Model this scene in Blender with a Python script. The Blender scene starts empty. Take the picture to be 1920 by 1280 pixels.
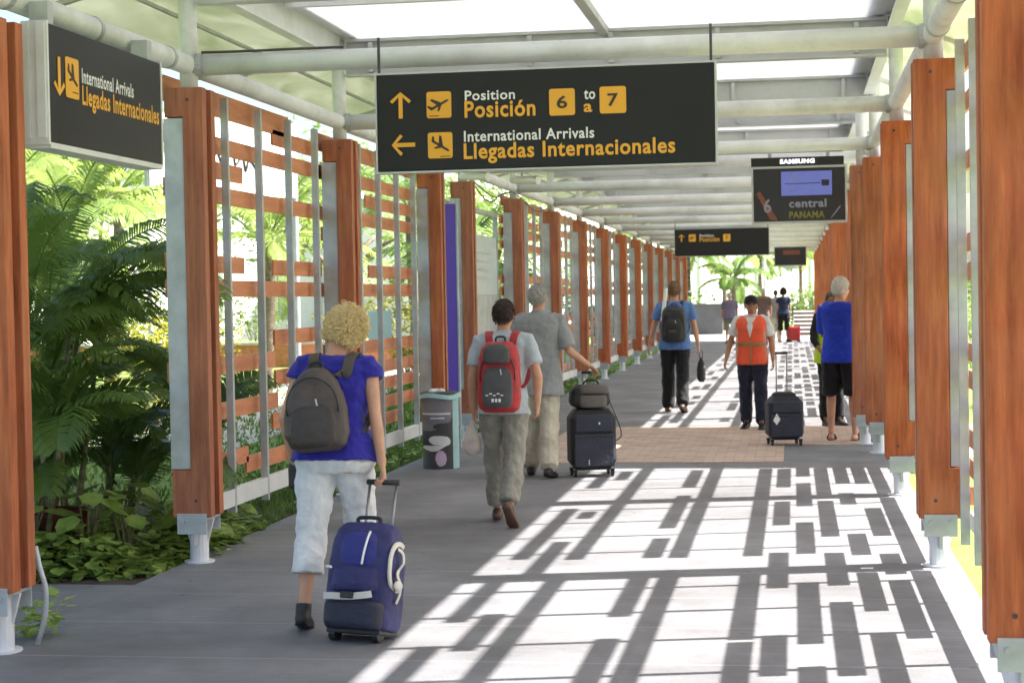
import bpy, bmesh, math, random
from math import sin, cos, pi, radians as R
from mathutils import Vector as V, Matrix, noise, Euler

scene = bpy.context.scene
C = scene.collection

# ---------------------------------------------------------------- camera, world, sun, exposure
cam_d = bpy.data.cameras.new('camera')
cam = bpy.data.objects.new('camera', cam_d); C.objects.link(cam)
cam_d.sensor_width = 36.0
cam_d.lens = 36.0 * 3300 / 1920
cam_d.clip_start = 0.1; cam_d.clip_end = 2000
cam.matrix_world = (Matrix.Translation((0, 0, 1.7)) @ Matrix.Rotation(0.158779, 4, 'Z')
                    @ Matrix.Rotation(pi/2 - 0.024309, 4, 'X') @ Matrix.Rotation(-0.0185, 4, 'Z'))
cam_d.dof.use_dof = True
cam_d.dof.focus_distance = 11.5
cam_d.dof.aperture_fstop = 5.0
scene.camera = cam

SUN_EL, SUN_AZ = 44.2, 77.0         # elevation; azimuth from +Y (down the corridor) towards +X
w = bpy.data.worlds.new('World'); scene.world = w
w.use_nodes = True
wt = w.node_tree; wt.nodes.clear()
sky = wt.nodes.new('ShaderNodeTexSky'); sky.sky_type = 'NISHITA'; sky.sun_disc = False
sky.sun_elevation = R(SUN_EL); sky.sun_rotation = R(SUN_AZ)
sky.air_density = 1.0; sky.dust_density = 3.0; sky.ozone_density = 1.0
bg = wt.nodes.new('ShaderNodeBackground'); bg.inputs['Strength'].default_value = 0.085
wo = wt.nodes.new('ShaderNodeOutputWorld')
wt.links.new(sky.outputs[0], bg.inputs[0]); wt.links.new(bg.outputs[0], wo.inputs[0])

sun_d = bpy.data.lights.new('sun', 'SUN'); sun = bpy.data.objects.new('sun', sun_d); C.objects.link(sun)
sun_d.energy = 5.0; sun_d.angle = R(0.55); sun_d.color = (1.0, 0.95, 0.88)
sd = V((sin(R(SUN_AZ))*cos(R(SUN_EL)), cos(R(SUN_AZ))*cos(R(SUN_EL)), sin(R(SUN_EL))))
sun.rotation_euler = sd.to_track_quat('Z', 'Y').to_euler()

scene.view_settings.view_transform = 'Standard'; scene.view_settings.look = 'None'
scene.view_settings.exposure = 2.1; scene.view_settings.gamma = 1.0
scene.render.engine = 'CYCLES'
try:
    scene.cycles.use_denoising = True
    scene.cycles.denoiser = 'OPENIMAGEDENOISE'
    scene.cycles.max_bounces = 7; scene.cycles.diffuse_bounces = 4; scene.cycles.glossy_bounces = 3
    scene.cycles.transmission_bounces = 4; scene.cycles.transparent_max_bounces = 6
    scene.cycles.sample_clamp_indirect = 6.0
except Exception: pass

# ---------------------------------------------------------------- materials
def mat(name, col, rough=0.6, metal=0.0, var=0.12, scale=6.0, bump=0.0, bscale=40.0, spec=0.5, stretch=(1,1,1), col2=None, emit=None, coords='Object', trans=0.0, dirt=0.0, sheen=0.0):
    m = bpy.data.materials.new(name); m.use_nodes = True
    nt = m.node_tree; N = nt.nodes; L = nt.links
    b = N['Principled BSDF']; out = N['Material Output']
    b.inputs['Roughness'].default_value = rough; b.inputs['Metallic'].default_value = metal
    b.inputs['Specular IOR Level'].default_value = spec
    if sheen: b.inputs['Sheen Weight'].default_value = sheen
    tc = N.new('ShaderNodeTexCoord'); mp = N.new('ShaderNodeMapping'); mp.inputs['Scale'].default_value = stretch
    L.new(tc.outputs[coords], mp.inputs[0])
    nz = N.new('ShaderNodeTexNoise'); nz.inputs['Scale'].default_value = scale; nz.inputs['Detail'].default_value = 6; nz.inputs['Roughness'].default_value = .62
    L.new(mp.outputs[0], nz.inputs['Vector'])
    rp = N.new('ShaderNodeValToRGB'); L.new(nz.outputs['Fac'], rp.inputs[0])
    c2 = col2 if col2 else tuple(max(0, c*(1-var*2.2)) for c in col)
    c1 = tuple(min(1, c*(1+var)) for c in col)
    rp.color_ramp.elements[0].position = .28; rp.color_ramp.elements[1].position = .72
    rp.color_ramp.elements[0].color = (*c2, 1); rp.color_ramp.elements[1].color = (*c1, 1)
    src = rp.outputs[0]
    if dirt:
        n3 = N.new('ShaderNodeTexNoise'); n3.inputs['Scale'].default_value = scale*.35; n3.inputs['Detail'].default_value = 8; n3.inputs['Roughness'].default_value = .75
        L.new(mp.outputs[0], n3.inputs['Vector'])
        r3 = N.new('ShaderNodeValToRGB'); r3.color_ramp.elements[0].position = .45; r3.color_ramp.elements[1].position = .72
        L.new(n3.outputs['Fac'], r3.inputs[0])
        mx = N.new('ShaderNodeMix'); mx.data_type = 'RGBA'; mx.blend_type = 'MULTIPLY'
        sc = N.new('ShaderNodeMath'); sc.operation = 'MULTIPLY'; sc.inputs[1].default_value = dirt
        L.new(r3.outputs[0], sc.inputs[0]); L.new(sc.outputs[0], mx.inputs[0])
        L.new(src, mx.inputs[6]); mx.inputs[7].default_value = (.45, .42, .38, 1); src = mx.outputs[2]
    L.new(src, b.inputs['Base Color'])
    if bump:
        n2 = N.new('ShaderNodeTexNoise'); n2.inputs['Scale'].default_value = bscale; n2.inputs['Detail'].default_value = 5
        L.new(mp.outputs[0], n2.inputs['Vector'])
        bp = N.new('ShaderNodeBump'); bp.inputs['Strength'].default_value = bump; bp.inputs['Distance'].default_value = .02
        L.new(n2.outputs['Fac'], bp.inputs['Height']); L.new(bp.outputs[0], b.inputs['Normal'])
    if emit:
        b.inputs['Emission Color'].default_value = (*emit[0], 1); b.inputs['Emission Strength'].default_value = emit[1]
    if trans:
        tr = N.new('ShaderNodeBsdfTranslucent'); ms = N.new('ShaderNodeMixShader'); ms.inputs[0].default_value = trans
        L.new(src, tr.inputs[0]); L.new(b.outputs[0], ms.inputs[1]); L.new(tr.outputs[0], ms.inputs[2]); L.new(ms.outputs[0], out.inputs[0])
    return m

M = {}
def per_object(m, amt=9.0):
    """shift the pattern and the tone a little from object to object, so copies do not repeat"""
    nt = m.node_tree; N = nt.nodes; L = nt.links
    oi = N.new('ShaderNodeObjectInfo'); b = N['Principled BSDF']
    for mp in [q for q in N if q.type == 'MAPPING']:
        sc_ = N.new('ShaderNodeVectorMath'); sc_.operation = 'SCALE'; sc_.inputs[0].default_value = (amt, amt*.7, amt*1.3); L.new(oi.outputs['Random'], sc_.inputs['Scale']); L.new(sc_.outputs[0], mp.inputs['Location'])
    src = b.inputs['Base Color'].links[0].from_socket
    hs = N.new('ShaderNodeHueSaturation'); mr = N.new('ShaderNodeMapRange'); mr.inputs[3].default_value = .86; mr.inputs[4].default_value = 1.16
    m2 = N.new('ShaderNodeMapRange'); m2.inputs[3].default_value = .90; m2.inputs[4].default_value = 1.02
    L.new(oi.outputs['Random'], mr.inputs[0]); L.new(oi.outputs['Random'], m2.inputs[0]); L.new(mr.outputs[0], hs.inputs['Value']); L.new(m2.outputs[0], hs.inputs['Saturation']); L.new(src, hs.inputs['Color']); L.new(hs.outputs[0], b.inputs['Base Color'])
def wood(name, c, dark, sx=1.0):
    m = mat(name, c, .55, var=.25, scale=3.2, stretch=(7, 7, .55), col2=dark, bump=.3, bscale=26, spec=.3, dirt=.5)
    nt = m.node_tree; N = nt.nodes; L = nt.links; b = N['Principled BSDF']; src = b.inputs['Base Color'].links[0].from_socket
    tc = N.new('ShaderNodeTexCoord'); mp = N.new('ShaderNodeMapping'); mp.inputs['Scale'].default_value = (2.2, 2.2, 1.1); L.new(tc.outputs['Object'], mp.inputs[0])
    nz = N.new('ShaderNodeTexNoise'); nz.inputs['Scale'].default_value = 1.6; nz.inputs['Detail'].default_value = 5; nz.inputs['Roughness'].default_value = .6; nz.inputs['Distortion'].default_value = .6; L.new(mp.outputs[0], nz.inputs['Vector'])
    rp = N.new('ShaderNodeValToRGB'); rp.color_ramp.elements[0].position = .42; rp.color_ramp.elements[1].position = .66; L.new(nz.outputs['Fac'], rp.inputs[0])
    sc = N.new('ShaderNodeMath'); sc.operation = 'MULTIPLY'; sc.inputs[1].default_value = .38; L.new(rp.outputs[0], sc.inputs[0])
    mx = N.new('ShaderNodeMix'); mx.data_type = 'RGBA'; L.new(sc.outputs[0], mx.inputs[0]); L.new(src, mx.inputs[6]); mx.inputs[7].default_value = (.47, .205, .085, 1); L.new(mx.outputs[2], b.inputs['Base Color'])
    return m
M['wood'] = wood('wood_orange_stain', (.475, .138, .050), (.25, .055, .021))
M['slat'] = mat('slat_orange_stain', (.70, .245, .092), .5, var=.15, scale=2.5, stretch=(6, .7, 6), col2=(.52, .155, .055), bump=.2, bscale=20, spec=.35)
per_object(M['wood']); per_object(M['slat'])
M['paint'] = mat('grey_paint', (.75, .76, .80), .38, var=.06, scale=3, dirt=.55, bump=.05)
M['beam'] = mat('beam_grey_paint', (.50, .51, .54), .45, var=.05, scale=2, dirt=.4, bump=.05)
M['steel'] = mat('galvanised_steel', (.50, .53, .56), .42, .25, var=.12, scale=5, dirt=.25)
M['railwhite'] = mat('rail_white', (.72, .73, .74), .45, var=.05, scale=3, dirt=.3)
M['black'] = mat('black_plastic', (.016, .016, .018), .45, var=.1)
M['signblack'] = mat('sign_black_panel', (.016, .016, .019), .42, var=.06, scale=2, spec=.3)
M['signedge'] = mat('sign_aluminium_edge', (.55, .56, .57), .35, .5, var=.05)
M['bindark'] = mat('charcoal_plastic', (.055, .055, .062), .5, var=.15, scale=6)
M['yellow'] = mat('sign_yellow', (.80, .40, .035), .5, var=.03, scale=2)
M['white'] = mat('white_vinyl', (.80, .80, .80), .5, var=.03)
M['signink'] = mat('sign_dark_ink', (.035, .028, .02), .5, var=.03)
M['leaf'] = mat('palm_leaf', (.19, .28, .065), .4, var=.3, scale=1.4, col2=(.08, .15, .035), trans=.5, spec=.45)
M['leafdark'] = mat('palm_leaf_dark', (.14, .22, .065), .36, var=.3, scale=1.6, col2=(.06, .12, .035), trans=.45, spec=.55)
M['leafbright'] = mat('leaf_bright', (.34, .42, .11), .45, var=.25, scale=1.1, col2=(.15, .24, .06), trans=.52, spec=.35)
M['croton'] = mat('leaf_croton_yellow', (.42, .36, .03), .45, var=.25, scale=2, col2=(.16, .22, .03), trans=.4)
M['cover'] = mat('ground_cover_leaf', (.36, .45, .11), .4, var=.3, scale=5, col2=(.12, .22, .05), trans=.35, spec=.45)
M['cane'] = mat('palm_cane', (.18, .17, .07), .6, var=.35, scale=7, stretch=(1, 1, 3))
M['bark'] = mat('bark', (.20, .16, .115), .8, var=.35, scale=6, bump=.5, bscale=14, stretch=(1, 1, 2))
M['brickwall'] = mat('planter_brick', (.45, .17, .08), .8, var=.2, scale=8, bump=.3)
M['plaster'] = mat('white_plaster', (.80, .79, .76), .75, var=.05, scale=1.5, dirt=.2)
M['greywall'] = mat('grey_concrete_wall', (.11, .115, .12), .8, var=.12, scale=2, dirt=.3, bump=.2)
M['purple'] = mat('purple_banner', (.135, .075, .52), .5, var=.05)
M['glassblue'] = mat('pale_blue_panel', (.62, .72, .76), .25, var=.04)
M['soil'] = mat('soil', (.07, .05, .035), .95, var=.3, scale=8, bump=.6, bscale=18)
M['curb'] = mat('path_concrete', (.50, .46, .40), .85, var=.1, scale=2, dirt=.25, bump=.1)

def roof_mat(name, c, tmix, streak=None):
    m = bpy.data.materials.new(name); m.use_nodes = True; nt = m.node_tree; N = nt.nodes; L = nt.links
    N.remove(N['Principled BSDF']); out = N['Material Output']
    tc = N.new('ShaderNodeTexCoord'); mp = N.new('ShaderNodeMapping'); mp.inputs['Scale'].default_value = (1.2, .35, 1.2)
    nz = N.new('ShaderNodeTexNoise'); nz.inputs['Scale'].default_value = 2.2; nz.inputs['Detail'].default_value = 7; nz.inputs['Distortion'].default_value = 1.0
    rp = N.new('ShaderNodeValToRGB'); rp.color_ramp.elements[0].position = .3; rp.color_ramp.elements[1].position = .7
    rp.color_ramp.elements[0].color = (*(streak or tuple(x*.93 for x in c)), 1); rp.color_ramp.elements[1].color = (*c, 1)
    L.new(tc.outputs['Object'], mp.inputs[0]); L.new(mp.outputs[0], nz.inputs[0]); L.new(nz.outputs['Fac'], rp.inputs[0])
    d = N.new('ShaderNodeBsdfDiffuse'); t = N.new('ShaderNodeBsdfTranslucent'); g = N.new('ShaderNodeBsdfGlossy')
    g.inputs['Roughness'].default_value = .18
    m1 = N.new('ShaderNodeMixShader'); m1.inputs[0].default_value = tmix
    m2 = N.new('ShaderNodeMixShader'); m2.inputs[0].default_value = .05
    L.new(rp.outputs[0], d.inputs[0]); L.new(rp.outputs[0], t.inputs[0])
    L.new(d.outputs[0], m1.inputs[1]); L.new(t.outputs[0], m1.inputs[2])
    L.new(m1.outputs[0], m2.inputs[1]); L.new(g.outputs[0], m2.inputs[2]); L.new(m2.outputs[0], out.inputs[0])
    return m
M['poly'] = roof_mat('polycarbonate_white', (.84, .85, .86), .44)
M['polygreen'] = roof_mat('polycarbonate_green_reflections', (.70, .72, .62), .50, (.47, .51, .37))  # streak colour paints blurred tree reflections into the green panels

def floor_mat():
    m = mat('walkway_concrete', (.200, .201, .218), .78, var=.12, scale=1.3, bump=.15, bscale=60, dirt=.6, coords='Object')
    nt = m.node_tree; N = nt.nodes; L = nt.links; b = N['Principled BSDF']
    old = b.inputs['Base Color'].links[0].from_socket
    tc = N.new('ShaderNodeTexCoord'); sp = N.new('ShaderNodeSeparateXYZ'); L.new(tc.outputs['Object'], sp.inputs[0])
    def line(axis, period, off, wid):
        a = N.new('ShaderNodeMath'); a.operation = 'ADD'; a.inputs[1].default_value = off; L.new(sp.outputs[axis], a.inputs[0])
        d = N.new('ShaderNodeMath'); d.operation = 'PINGPONG'; d.inputs[1].default_value = period/2; L.new(a.outputs[0], d.inputs[0])
        c = N.new('ShaderNodeMath'); c.operation = 'LESS_THAN'; c.inputs[1].default_value = wid; L.new(d.outputs[0], c.inputs[0])
        return c.outputs[0]
    l1 = line('Y', .9, 0.0, .007)
    mxm = N.new('ShaderNodeMath'); mxm.operation = 'MAXIMUM'; L.new(l1, mxm.inputs[0]); mxm.inputs[1].default_value = 0
    f = N.new('ShaderNodeMath'); f.operation = 'MULTIPLY'; f.inputs[1].default_value = .5; L.new(mxm.outputs[0], f.inputs[0])
    mx = N.new('ShaderNodeMix'); mx.data_type = 'RGBA'; L.new(f.outputs[0], mx.inputs[0]); L.new(old, mx.inputs[6]); mx.inputs[7].default_value = (.36, .36, .37, 1)
    # fine brushed lines across the slab, and dark spots of wear
    wv = N.new('ShaderNodeTexNoise'); wv.inputs['Scale'].default_value = 1.0
    mp = N.new('ShaderNodeMapping'); mp.inputs['Scale'].default_value = (2.0, 60, 1); L.new(tc.outputs['Object'], mp.inputs[0]); L.new(mp.outputs[0], wv.inputs[0])
    rr = N.new('ShaderNodeMapRange'); rr.inputs[3].default_value = .8; rr.inputs[4].default_value = 1.18; L.new(wv.outputs['Fac'], rr.inputs[0])
    vm = N.new('ShaderNodeVectorMath'); vm.operation = 'SCALE'; L.new(mx.outputs[2], vm.inputs[0]); L.new(rr.outputs[0], vm.inputs['Scale'])
    # scattered small dark spots and a few wide pale scuffs
    vo = N.new('ShaderNodeTexVoronoi'); vo.inputs['Scale'].default_value = 3.2; L.new(tc.outputs['Object'], vo.inputs['Vector'])
    sp1 = N.new('ShaderNodeMapRange'); sp1.inputs[1].default_value = .035; sp1.inputs[2].default_value = .075; sp1.inputs[3].default_value = .62; sp1.inputs[4].default_value = 1.0; L.new(vo.outputs['Distance'], sp1.inputs[0])
    st = N.new('ShaderNodeTexNoise'); st.inputs['Scale'].default_value = .55; st.inputs['Detail'].default_value = 9; st.inputs['Roughness'].default_value = .7; L.new(tc.outputs['Object'], st.inputs['Vector'])
    sp2 = N.new('ShaderNodeMapRange'); sp2.inputs[1].default_value = .38; sp2.inputs[2].default_value = .66; sp2.inputs[3].default_value = .80; sp2.inputs[4].default_value = 1.14; L.new(st.outputs['Fac'], sp2.inputs[0])
    mm = N.new('ShaderNodeMath'); mm.operation = 'MULTIPLY'; L.new(sp1.outputs[0], mm.inputs[0]); L.new(sp2.outputs[0], mm.inputs[1])
    v2 = N.new('ShaderNodeVectorMath'); v2.operation = 'SCALE'; L.new(vm.outputs[0], v2.inputs[0]); L.new(mm.outputs[0], v2.inputs['Scale'])
    L.new(v2.outputs[0], b.inputs['Base Color'])
    return m
M['floor'] = floor_mat()

def brick_mat(name, c1, c2, mortar, sc, bw=.5, rh=.25):
    m = mat(name, c1, .85, bump=.1); nt = m.node_tree; N = nt.nodes; L = nt.links; b = N['Principled BSDF']
    tc = N.new('ShaderNodeTexCoord'); bt = N.new('ShaderNodeTexBrick'); L.new(tc.outputs['Object'], bt.inputs[0])
    bt.inputs['Color1'].default_value = (*c1, 1); bt.inputs['Color2'].default_value = (*c2, 1); bt.inputs['Mortar'].default_value = (*mortar, 1)
    bt.inputs['Scale'].default_value = sc; bt.inputs['Mortar Size'].default_value = .02; bt.inputs['Brick Width'].default_value = bw; bt.inputs['Row Height'].default_value = rh
    L.new(bt.outputs[0], b.inputs['Base Color'])
    return m
M['pavers'] = brick_mat('crossing_brick_pavers', (.58, .43, .34), (.42, .29, .23), (.34, .29, .25), 2.4)
M['blade'] = mat('grass_blade', (.15, .25, .045), .6, var=.3, scale=3, trans=.3)
M['lawn'] = mat('lawn_grass', (.20, .28, .055), .9, var=.3, scale=3, col2=(.10, .17, .03), bump=.9, bscale=90)

# ---------------------------------------------------------------- mesh helpers
class MB:
    def __init__(s): s.v = []; s.f = []; s.smooth = False
    def add(s, vs, fs):
        o = len(s.v); s.v += [tuple(p) for p in vs]; s.f += [tuple(i+o for i in f) for f in fs]; return s
    def box(s, x0, x1, y0, y1, z0, z1):
        return s.add([(x0,y0,z0),(x1,y0,z0),(x1,y1,z0),(x0,y1,z0),(x0,y0,z1),(x1,y0,z1),(x1,y1,z1),(x0,y1,z1)],
                     [(0,3,2,1),(4,5,6,7),(0,1,5,4),(1,2,6,5),(2,3,7,6),(3,0,4,7)])
    def tube(s, pts, r, n=12, cap=True):
        pts = [V(p) for p in pts]; rs = r if isinstance(r, (list, tuple)) else [r]*len(pts)
        t0 = (pts[1]-pts[0]).normalized(); u = t0.orthogonal().normalized(); rings = []
        for i, p in enumerate(pts):
            t = ((pts[min(i+1, len(pts)-1)]-pts[max(i-1, 0)])).normalized()
            u = (u - t*u.dot(t)).normalized(); w_ = t.cross(u)
            rings.append([p + (u*cos(2*pi*k/n) + w_*sin(2*pi*k/n))*rs[i] for k in range(n)])
        return s.loft(rings, cap)
    def loft(s, rings, cap=True):
        n = len(rings[0]); vs = [p for rg in rings for p in rg]; fs = []
        for i in range(len(rings)-1):
            for k in range(n):
                fs.append((i*n+k, i*n+(k+1)%n, (i+1)*n+(k+1)%n, (i+1)*n+k))
        if cap: fs += [tuple(range(n-1, -1, -1)), tuple((len(rings)-1)*n+k for k in range(n))]
        return s.add(vs, fs)
    def prism(s, outline, y0, y1):           # outline in XZ, extruded along Y
        n = len(outline)
        vs = [(x, y0, z) for x, z in outline] + [(x, y1, z) for x, z in outline]
        fs = [tuple(range(n)), tuple(range(2*n-1, n-1, -1))] + [(i, i+n, (i+1)%n+n, (i+1)%n) for i in range(n)]
        return s.add(vs, fs)
    def ball(s, c, r, nu=12, nv=8):
        rx, ry, rz = (r, r, r) if not isinstance(r, (tuple, list)) else r
        vs = [(c[0], c[1], c[2]-rz)]; fs = []
        for j in range(1, nv):
            a = -pi/2 + pi*j/nv
            for k in range(nu): vs.append((c[0]+rx*cos(a)*cos(2*pi*k/nu), c[1]+ry*cos(a)*sin(2*pi*k/nu), c[2]+rz*sin(a)))
        vs.append((c[0], c[1], c[2]+rz)); top = len(vs)-1
        for k in range(nu):
            fs.append((0, 1+(k+1)%nu, 1+k)); fs.append((top, 1+(nv-2)*nu+k, 1+(nv-2)*nu+(k+1)%nu))
        for j in range(nv-2):
            for k in range(nu):
                a = 1+j*nu; fs.append((a+k, a+(k+1)%nu, a+nu+(k+1)%nu, a+nu+k))
        return s.add(vs, fs)
    def xf(s, mtx):
        s.v = [tuple(mtx @ V(p)) for p in s.v]; return s
    def build(s, name, m, parent=None, bevel=0.0, smooth=False, fix=True, loc=None, kind=None):
        me = bpy.data.meshes.new(name); me.from_pydata(s.v, [], s.f); me.update()
        if fix or bevel:
            bm = bmesh.new(); bm.from_mesh(me); bmesh.ops.recalc_face_normals(bm, faces=bm.faces)
            if bevel:
                es = [e for e in bm.edges if len(e.link_faces) == 2 and e.calc_face_angle(0) > .5]
                bmesh.ops.bevel(bm, geom=es, offset=bevel, segments=2, affect='EDGES', profile=.6)
            bm.to_mesh(me); bm.free()
        if smooth: me.shade_smooth()
        me.materials.append(m)
        o = bpy.data.objects.new(name, me); C.objects.link(o)
        if parent: o.parent = parent
        if loc: o.location = loc
        if kind: o['kind'] = kind
        return o

def tag(o, label, cat, group=None, kind=None):
    o['label'] = label; o['category'] = cat
    if group: o['group'] = group
    if kind: o['kind'] = kind
    return o
def thing(name, label, cat, loc=(0,0,0), rz=0.0, group=None):
    o = bpy.data.objects.new(name, None); C.objects.link(o); o.location = loc; o.rotation_euler = (0, 0, rz)
    return tag(o, label, cat, group)
def copy_tree(o, parent=None):
    c = o.copy(); C.objects.link(c)
    if parent: c.parent = parent
    for ch in list(o.children): copy_tree(ch, c)
    return c
ORD = ['nearest', 'second', 'third', 'fourth', 'fifth', 'sixth', 'seventh', 'eighth', 'ninth', 'tenth', 'eleventh', 'twelfth', 'thirteenth', 'fourteenth', 'fifteenth', 'sixteenth', 'seventeenth', 'eighteenth', 'nineteenth']

def text_mb(s, x0, x1, z0, z1, y=0.0, th=.002, bold=.02):
    """lettering fitted into the box x0..x1, z0..z1 of the XZ plane, facing -Y"""
    cu = bpy.data.curves.new('lettering', 'FONT'); cu.body = s; cu.offset = bold; cu.resolution_u = 3; cu.space_character = 1.08
    o = bpy.data.objects.new('lettering', cu); C.objects.link(o)
    bpy.context.view_layer.update()
    me = bpy.data.meshes.new_from_object(o.evaluated_get(bpy.context.evaluated_depsgraph_get()))
    xs = [p.co.x for p in me.vertices]; ys = [p.co.y for p in me.vertices]
    a, b, c, d = min(xs), max(xs), min(ys), max(ys)
    vs = [(x0+(p.co.x-a)/(b-a)*(x1-x0), y, z0+(p.co.y-c)/(d-c)*(z1-z0)) for p in me.vertices]
    fs = [tuple(p.vertices) for p in me.polygons]
    bpy.data.objects.remove(o); bpy.data.meshes.remove(me); bpy.data.curves.remove(cu)
    mb = MB(); mb.add(vs, fs); return mb
# ---------------------------------------------------------------- setting
rng = random.Random(7)
def sheet(name, x0, x1, y0, y1, z, m, nx=1, ny=1, kind='structure'):
    mb = MB()
    for j in range(ny+1):
        for i in range(nx+1): mb.v.append((x0+(x1-x0)*i/nx, y0+(y1-y0)*j/ny, z))
    for j in range(ny):
        for i in range(nx): a = j*(nx+1)+i; mb.f.append((a, a+1, a+nx+2, a+nx+1))
    return mb.build(name, m, kind=kind, fix=False)
sheet('ground', -400, 400, -60, 700, -.06, M['lawn'])
MB().box(-3.99, 1.0, -6, 66, -.05, 0).build('walkway_floor', M['floor'], kind='structure')
MB().prism([(-9, -.05), (-3.993, -.05), (-3.993, -.002), (-9, -.002)], -6, 10.2).build('side_pavement', M['floor'], kind='structure')
MB().box(-7.5, 6.5, 66, 92, -.05, -.001).build('plaza_floor', M['curb'], kind='structure')
MB().box(-2.86, -.12, 17.95, 22.78, .001, .005).box(-.118, .78, 19.95, 22.78, .001, .005).build('brick_crossing', M['pavers'], kind='structure')
MB().box(1.003, 12, 18.4, 23.2, -.05, -.004).build('side_path', M['curb'], kind='structure')
# curved garden path on the left
pm = MB(); n = 40
for i in range(n+1):
    t = i/n; y = 20+60*t; xc = -8.2-11*t**1.1+1.2*sin(t*5)
    pm.v += [(xc-1.6, y, -.052), (xc+1.5, y, -.052)]
pm.f = [(2*i, 2*i+1, 2*i+3, 2*i+2) for i in range(n)]
pm.build('garden_path', M['curb'], kind='structure')
MB().box(-6.6, -4.0, 10.21, 14.5, -.07, -.03).build('planting_bed', M['soil'], kind='structure')

# ---------------------------------------------------------------- posts
LY = [8.05, 11.0, 14.9, 18.8, 20.7] + [24.6+3.9*i for i in range(11)]
RY = [3.2, 7.1, 11.0, 14.9, 18.8, 20.7] + [24.6+3.9*i for i in range(11)]
GRID = [7.1, 11.0, 14.9, 18.8, 20.7] + [24.6+3.9*i for i in range(11)]
def make_post(notch, sx):
    """sx = +1: inner face towards +X (posts of the left row); local origin under the base pipe"""
    root = bpy.data.objects.new('post', None); C.objects.link(root)
    ol = [(-.13, .31), (.13, .31), (.13, 3.11), (-.13, 3.11), (-.13, 2.92), (-.13+notch, 2.92), (-.13+notch, .62), (-.13, .62)]
    ol = [(x*sx, z) for x, z in ol]
    pk_ = MB().prism(ol, 0, .085).build('plank', M['wood'], root, bevel=.006)
    for bz in (3.03, .42):
        MB().tube([(.03*sx, -.004, bz), (.03*sx, .002, bz)], .011, 10).build('bolt', M['bindark'], pk_)
    MB().prism(ol, .175, .26).build('plank', M['wood'], root, bevel=.006)
    a, b = sorted((-.142*sx, (-.13+notch-.004)*sx))
    MB().box(a, b, .016, .245, .624, 2.916).build('steel_plate', M['steel'], root, bevel=.004)
    st = MB().box(-.10, .10, -.013, -.001, .2, .335); st.box(-.10, .10, .261, .273, .2, .335)
    st.box(-.012, .012, -.001, .261, .12, .308)
    st.box(-.10, .10, -.001, .261, .29, .308)
    br = st.build('base_bracket', M['steel'], root, bevel=.003)
    bo = MB()
    for x in (-.06, .06): bo.tube([(x, -.026, .285), (x, -.012, .285)], .014, 8)
    bo.build('bolt', M['steel'], br)
    g = MB().prism([(-.105, .29), (.105, .29), (.06, .13), (-.06, .13)], .118, .142)
    g.tube([(0, .13, -.01), (0, .13, .288)], .062, 16)
    g.tube([(0, .13, 0.0), (0, .13, .012)], .10, 16)
    g.build('base_pipe', M['paint'], root, smooth=False)
    MB().tube([(0, .13, 2.95), (0, .13, 3.99)], .06, 16).build('riser_tube', M['paint'], root, smooth=True)
    return root
pl = make_post(.125, 1); pr = make_post(.07, -1)
for i, y in enumerate(LY):
    o = pl if i == 0 else copy_tree(pl)
    o.location = (-3.9, y, 0)
    extra = {0: 'cut by the frame edge', 1: 'beside the palm thicket', 2: 'behind the curly haired woman', 3: 'just before the purple panel', 4: 'just past the purple panel'}.get(i, 'in the receding row')
    tag(o, '%s orange timber post of the garden side row, %s' % (ORD[i], extra), 'post', 'orange double plank posts along the walkway')
for i, y in enumerate(RY):
    o = pr if i == 0 else copy_tree(pr)
    o.location = (.872, y, 0) if i != 5 else (.775, 19.95, 0)
    extra = {1: 'big and cut by the frame', 4: 'just before the brick crossing', 5: 'hiding part of the blue topped man'}.get(i, 'above the sunlit floor')
    tag(o, ('%s orange timber post of the sunny side row, %s' % (ORD[i-1], extra)) if i else 'orange timber post out of view behind the frame edge', 'post', 'orange double plank posts along the walkway')

o = thing('cable_conduit', 'thin grey cable conduit curling from the cut post down to the floor', 'conduit', (-3.775, 8.36, 0))
def _cv(pts, n=6):
    P = [V(q) for q in pts]; out = []
    for i in range(len(P)-1):
        p0, p1, p2, p3 = P[max(i-1, 0)], P[i], P[i+1], P[min(i+2, len(P)-1)]
        for k in range(n):
            t = k/n; out.append(.5*((2*p1)+(-p0+p2)*t+(2*p0-5*p1+4*p2-p3)*t*t+(-p0+3*p1-3*p2+p3)*t**3))
    return out+[P[-1]]
MB().tube(_cv([(-.01, -.02, .50), (.01, -.02, .40), (.045, -.03, .28), (.035, -.03, .14), (.005, -.02, .05), (-.02, 0, .0)]), .014, 8).build('hose', M['steel'], o, smooth=True)

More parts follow.
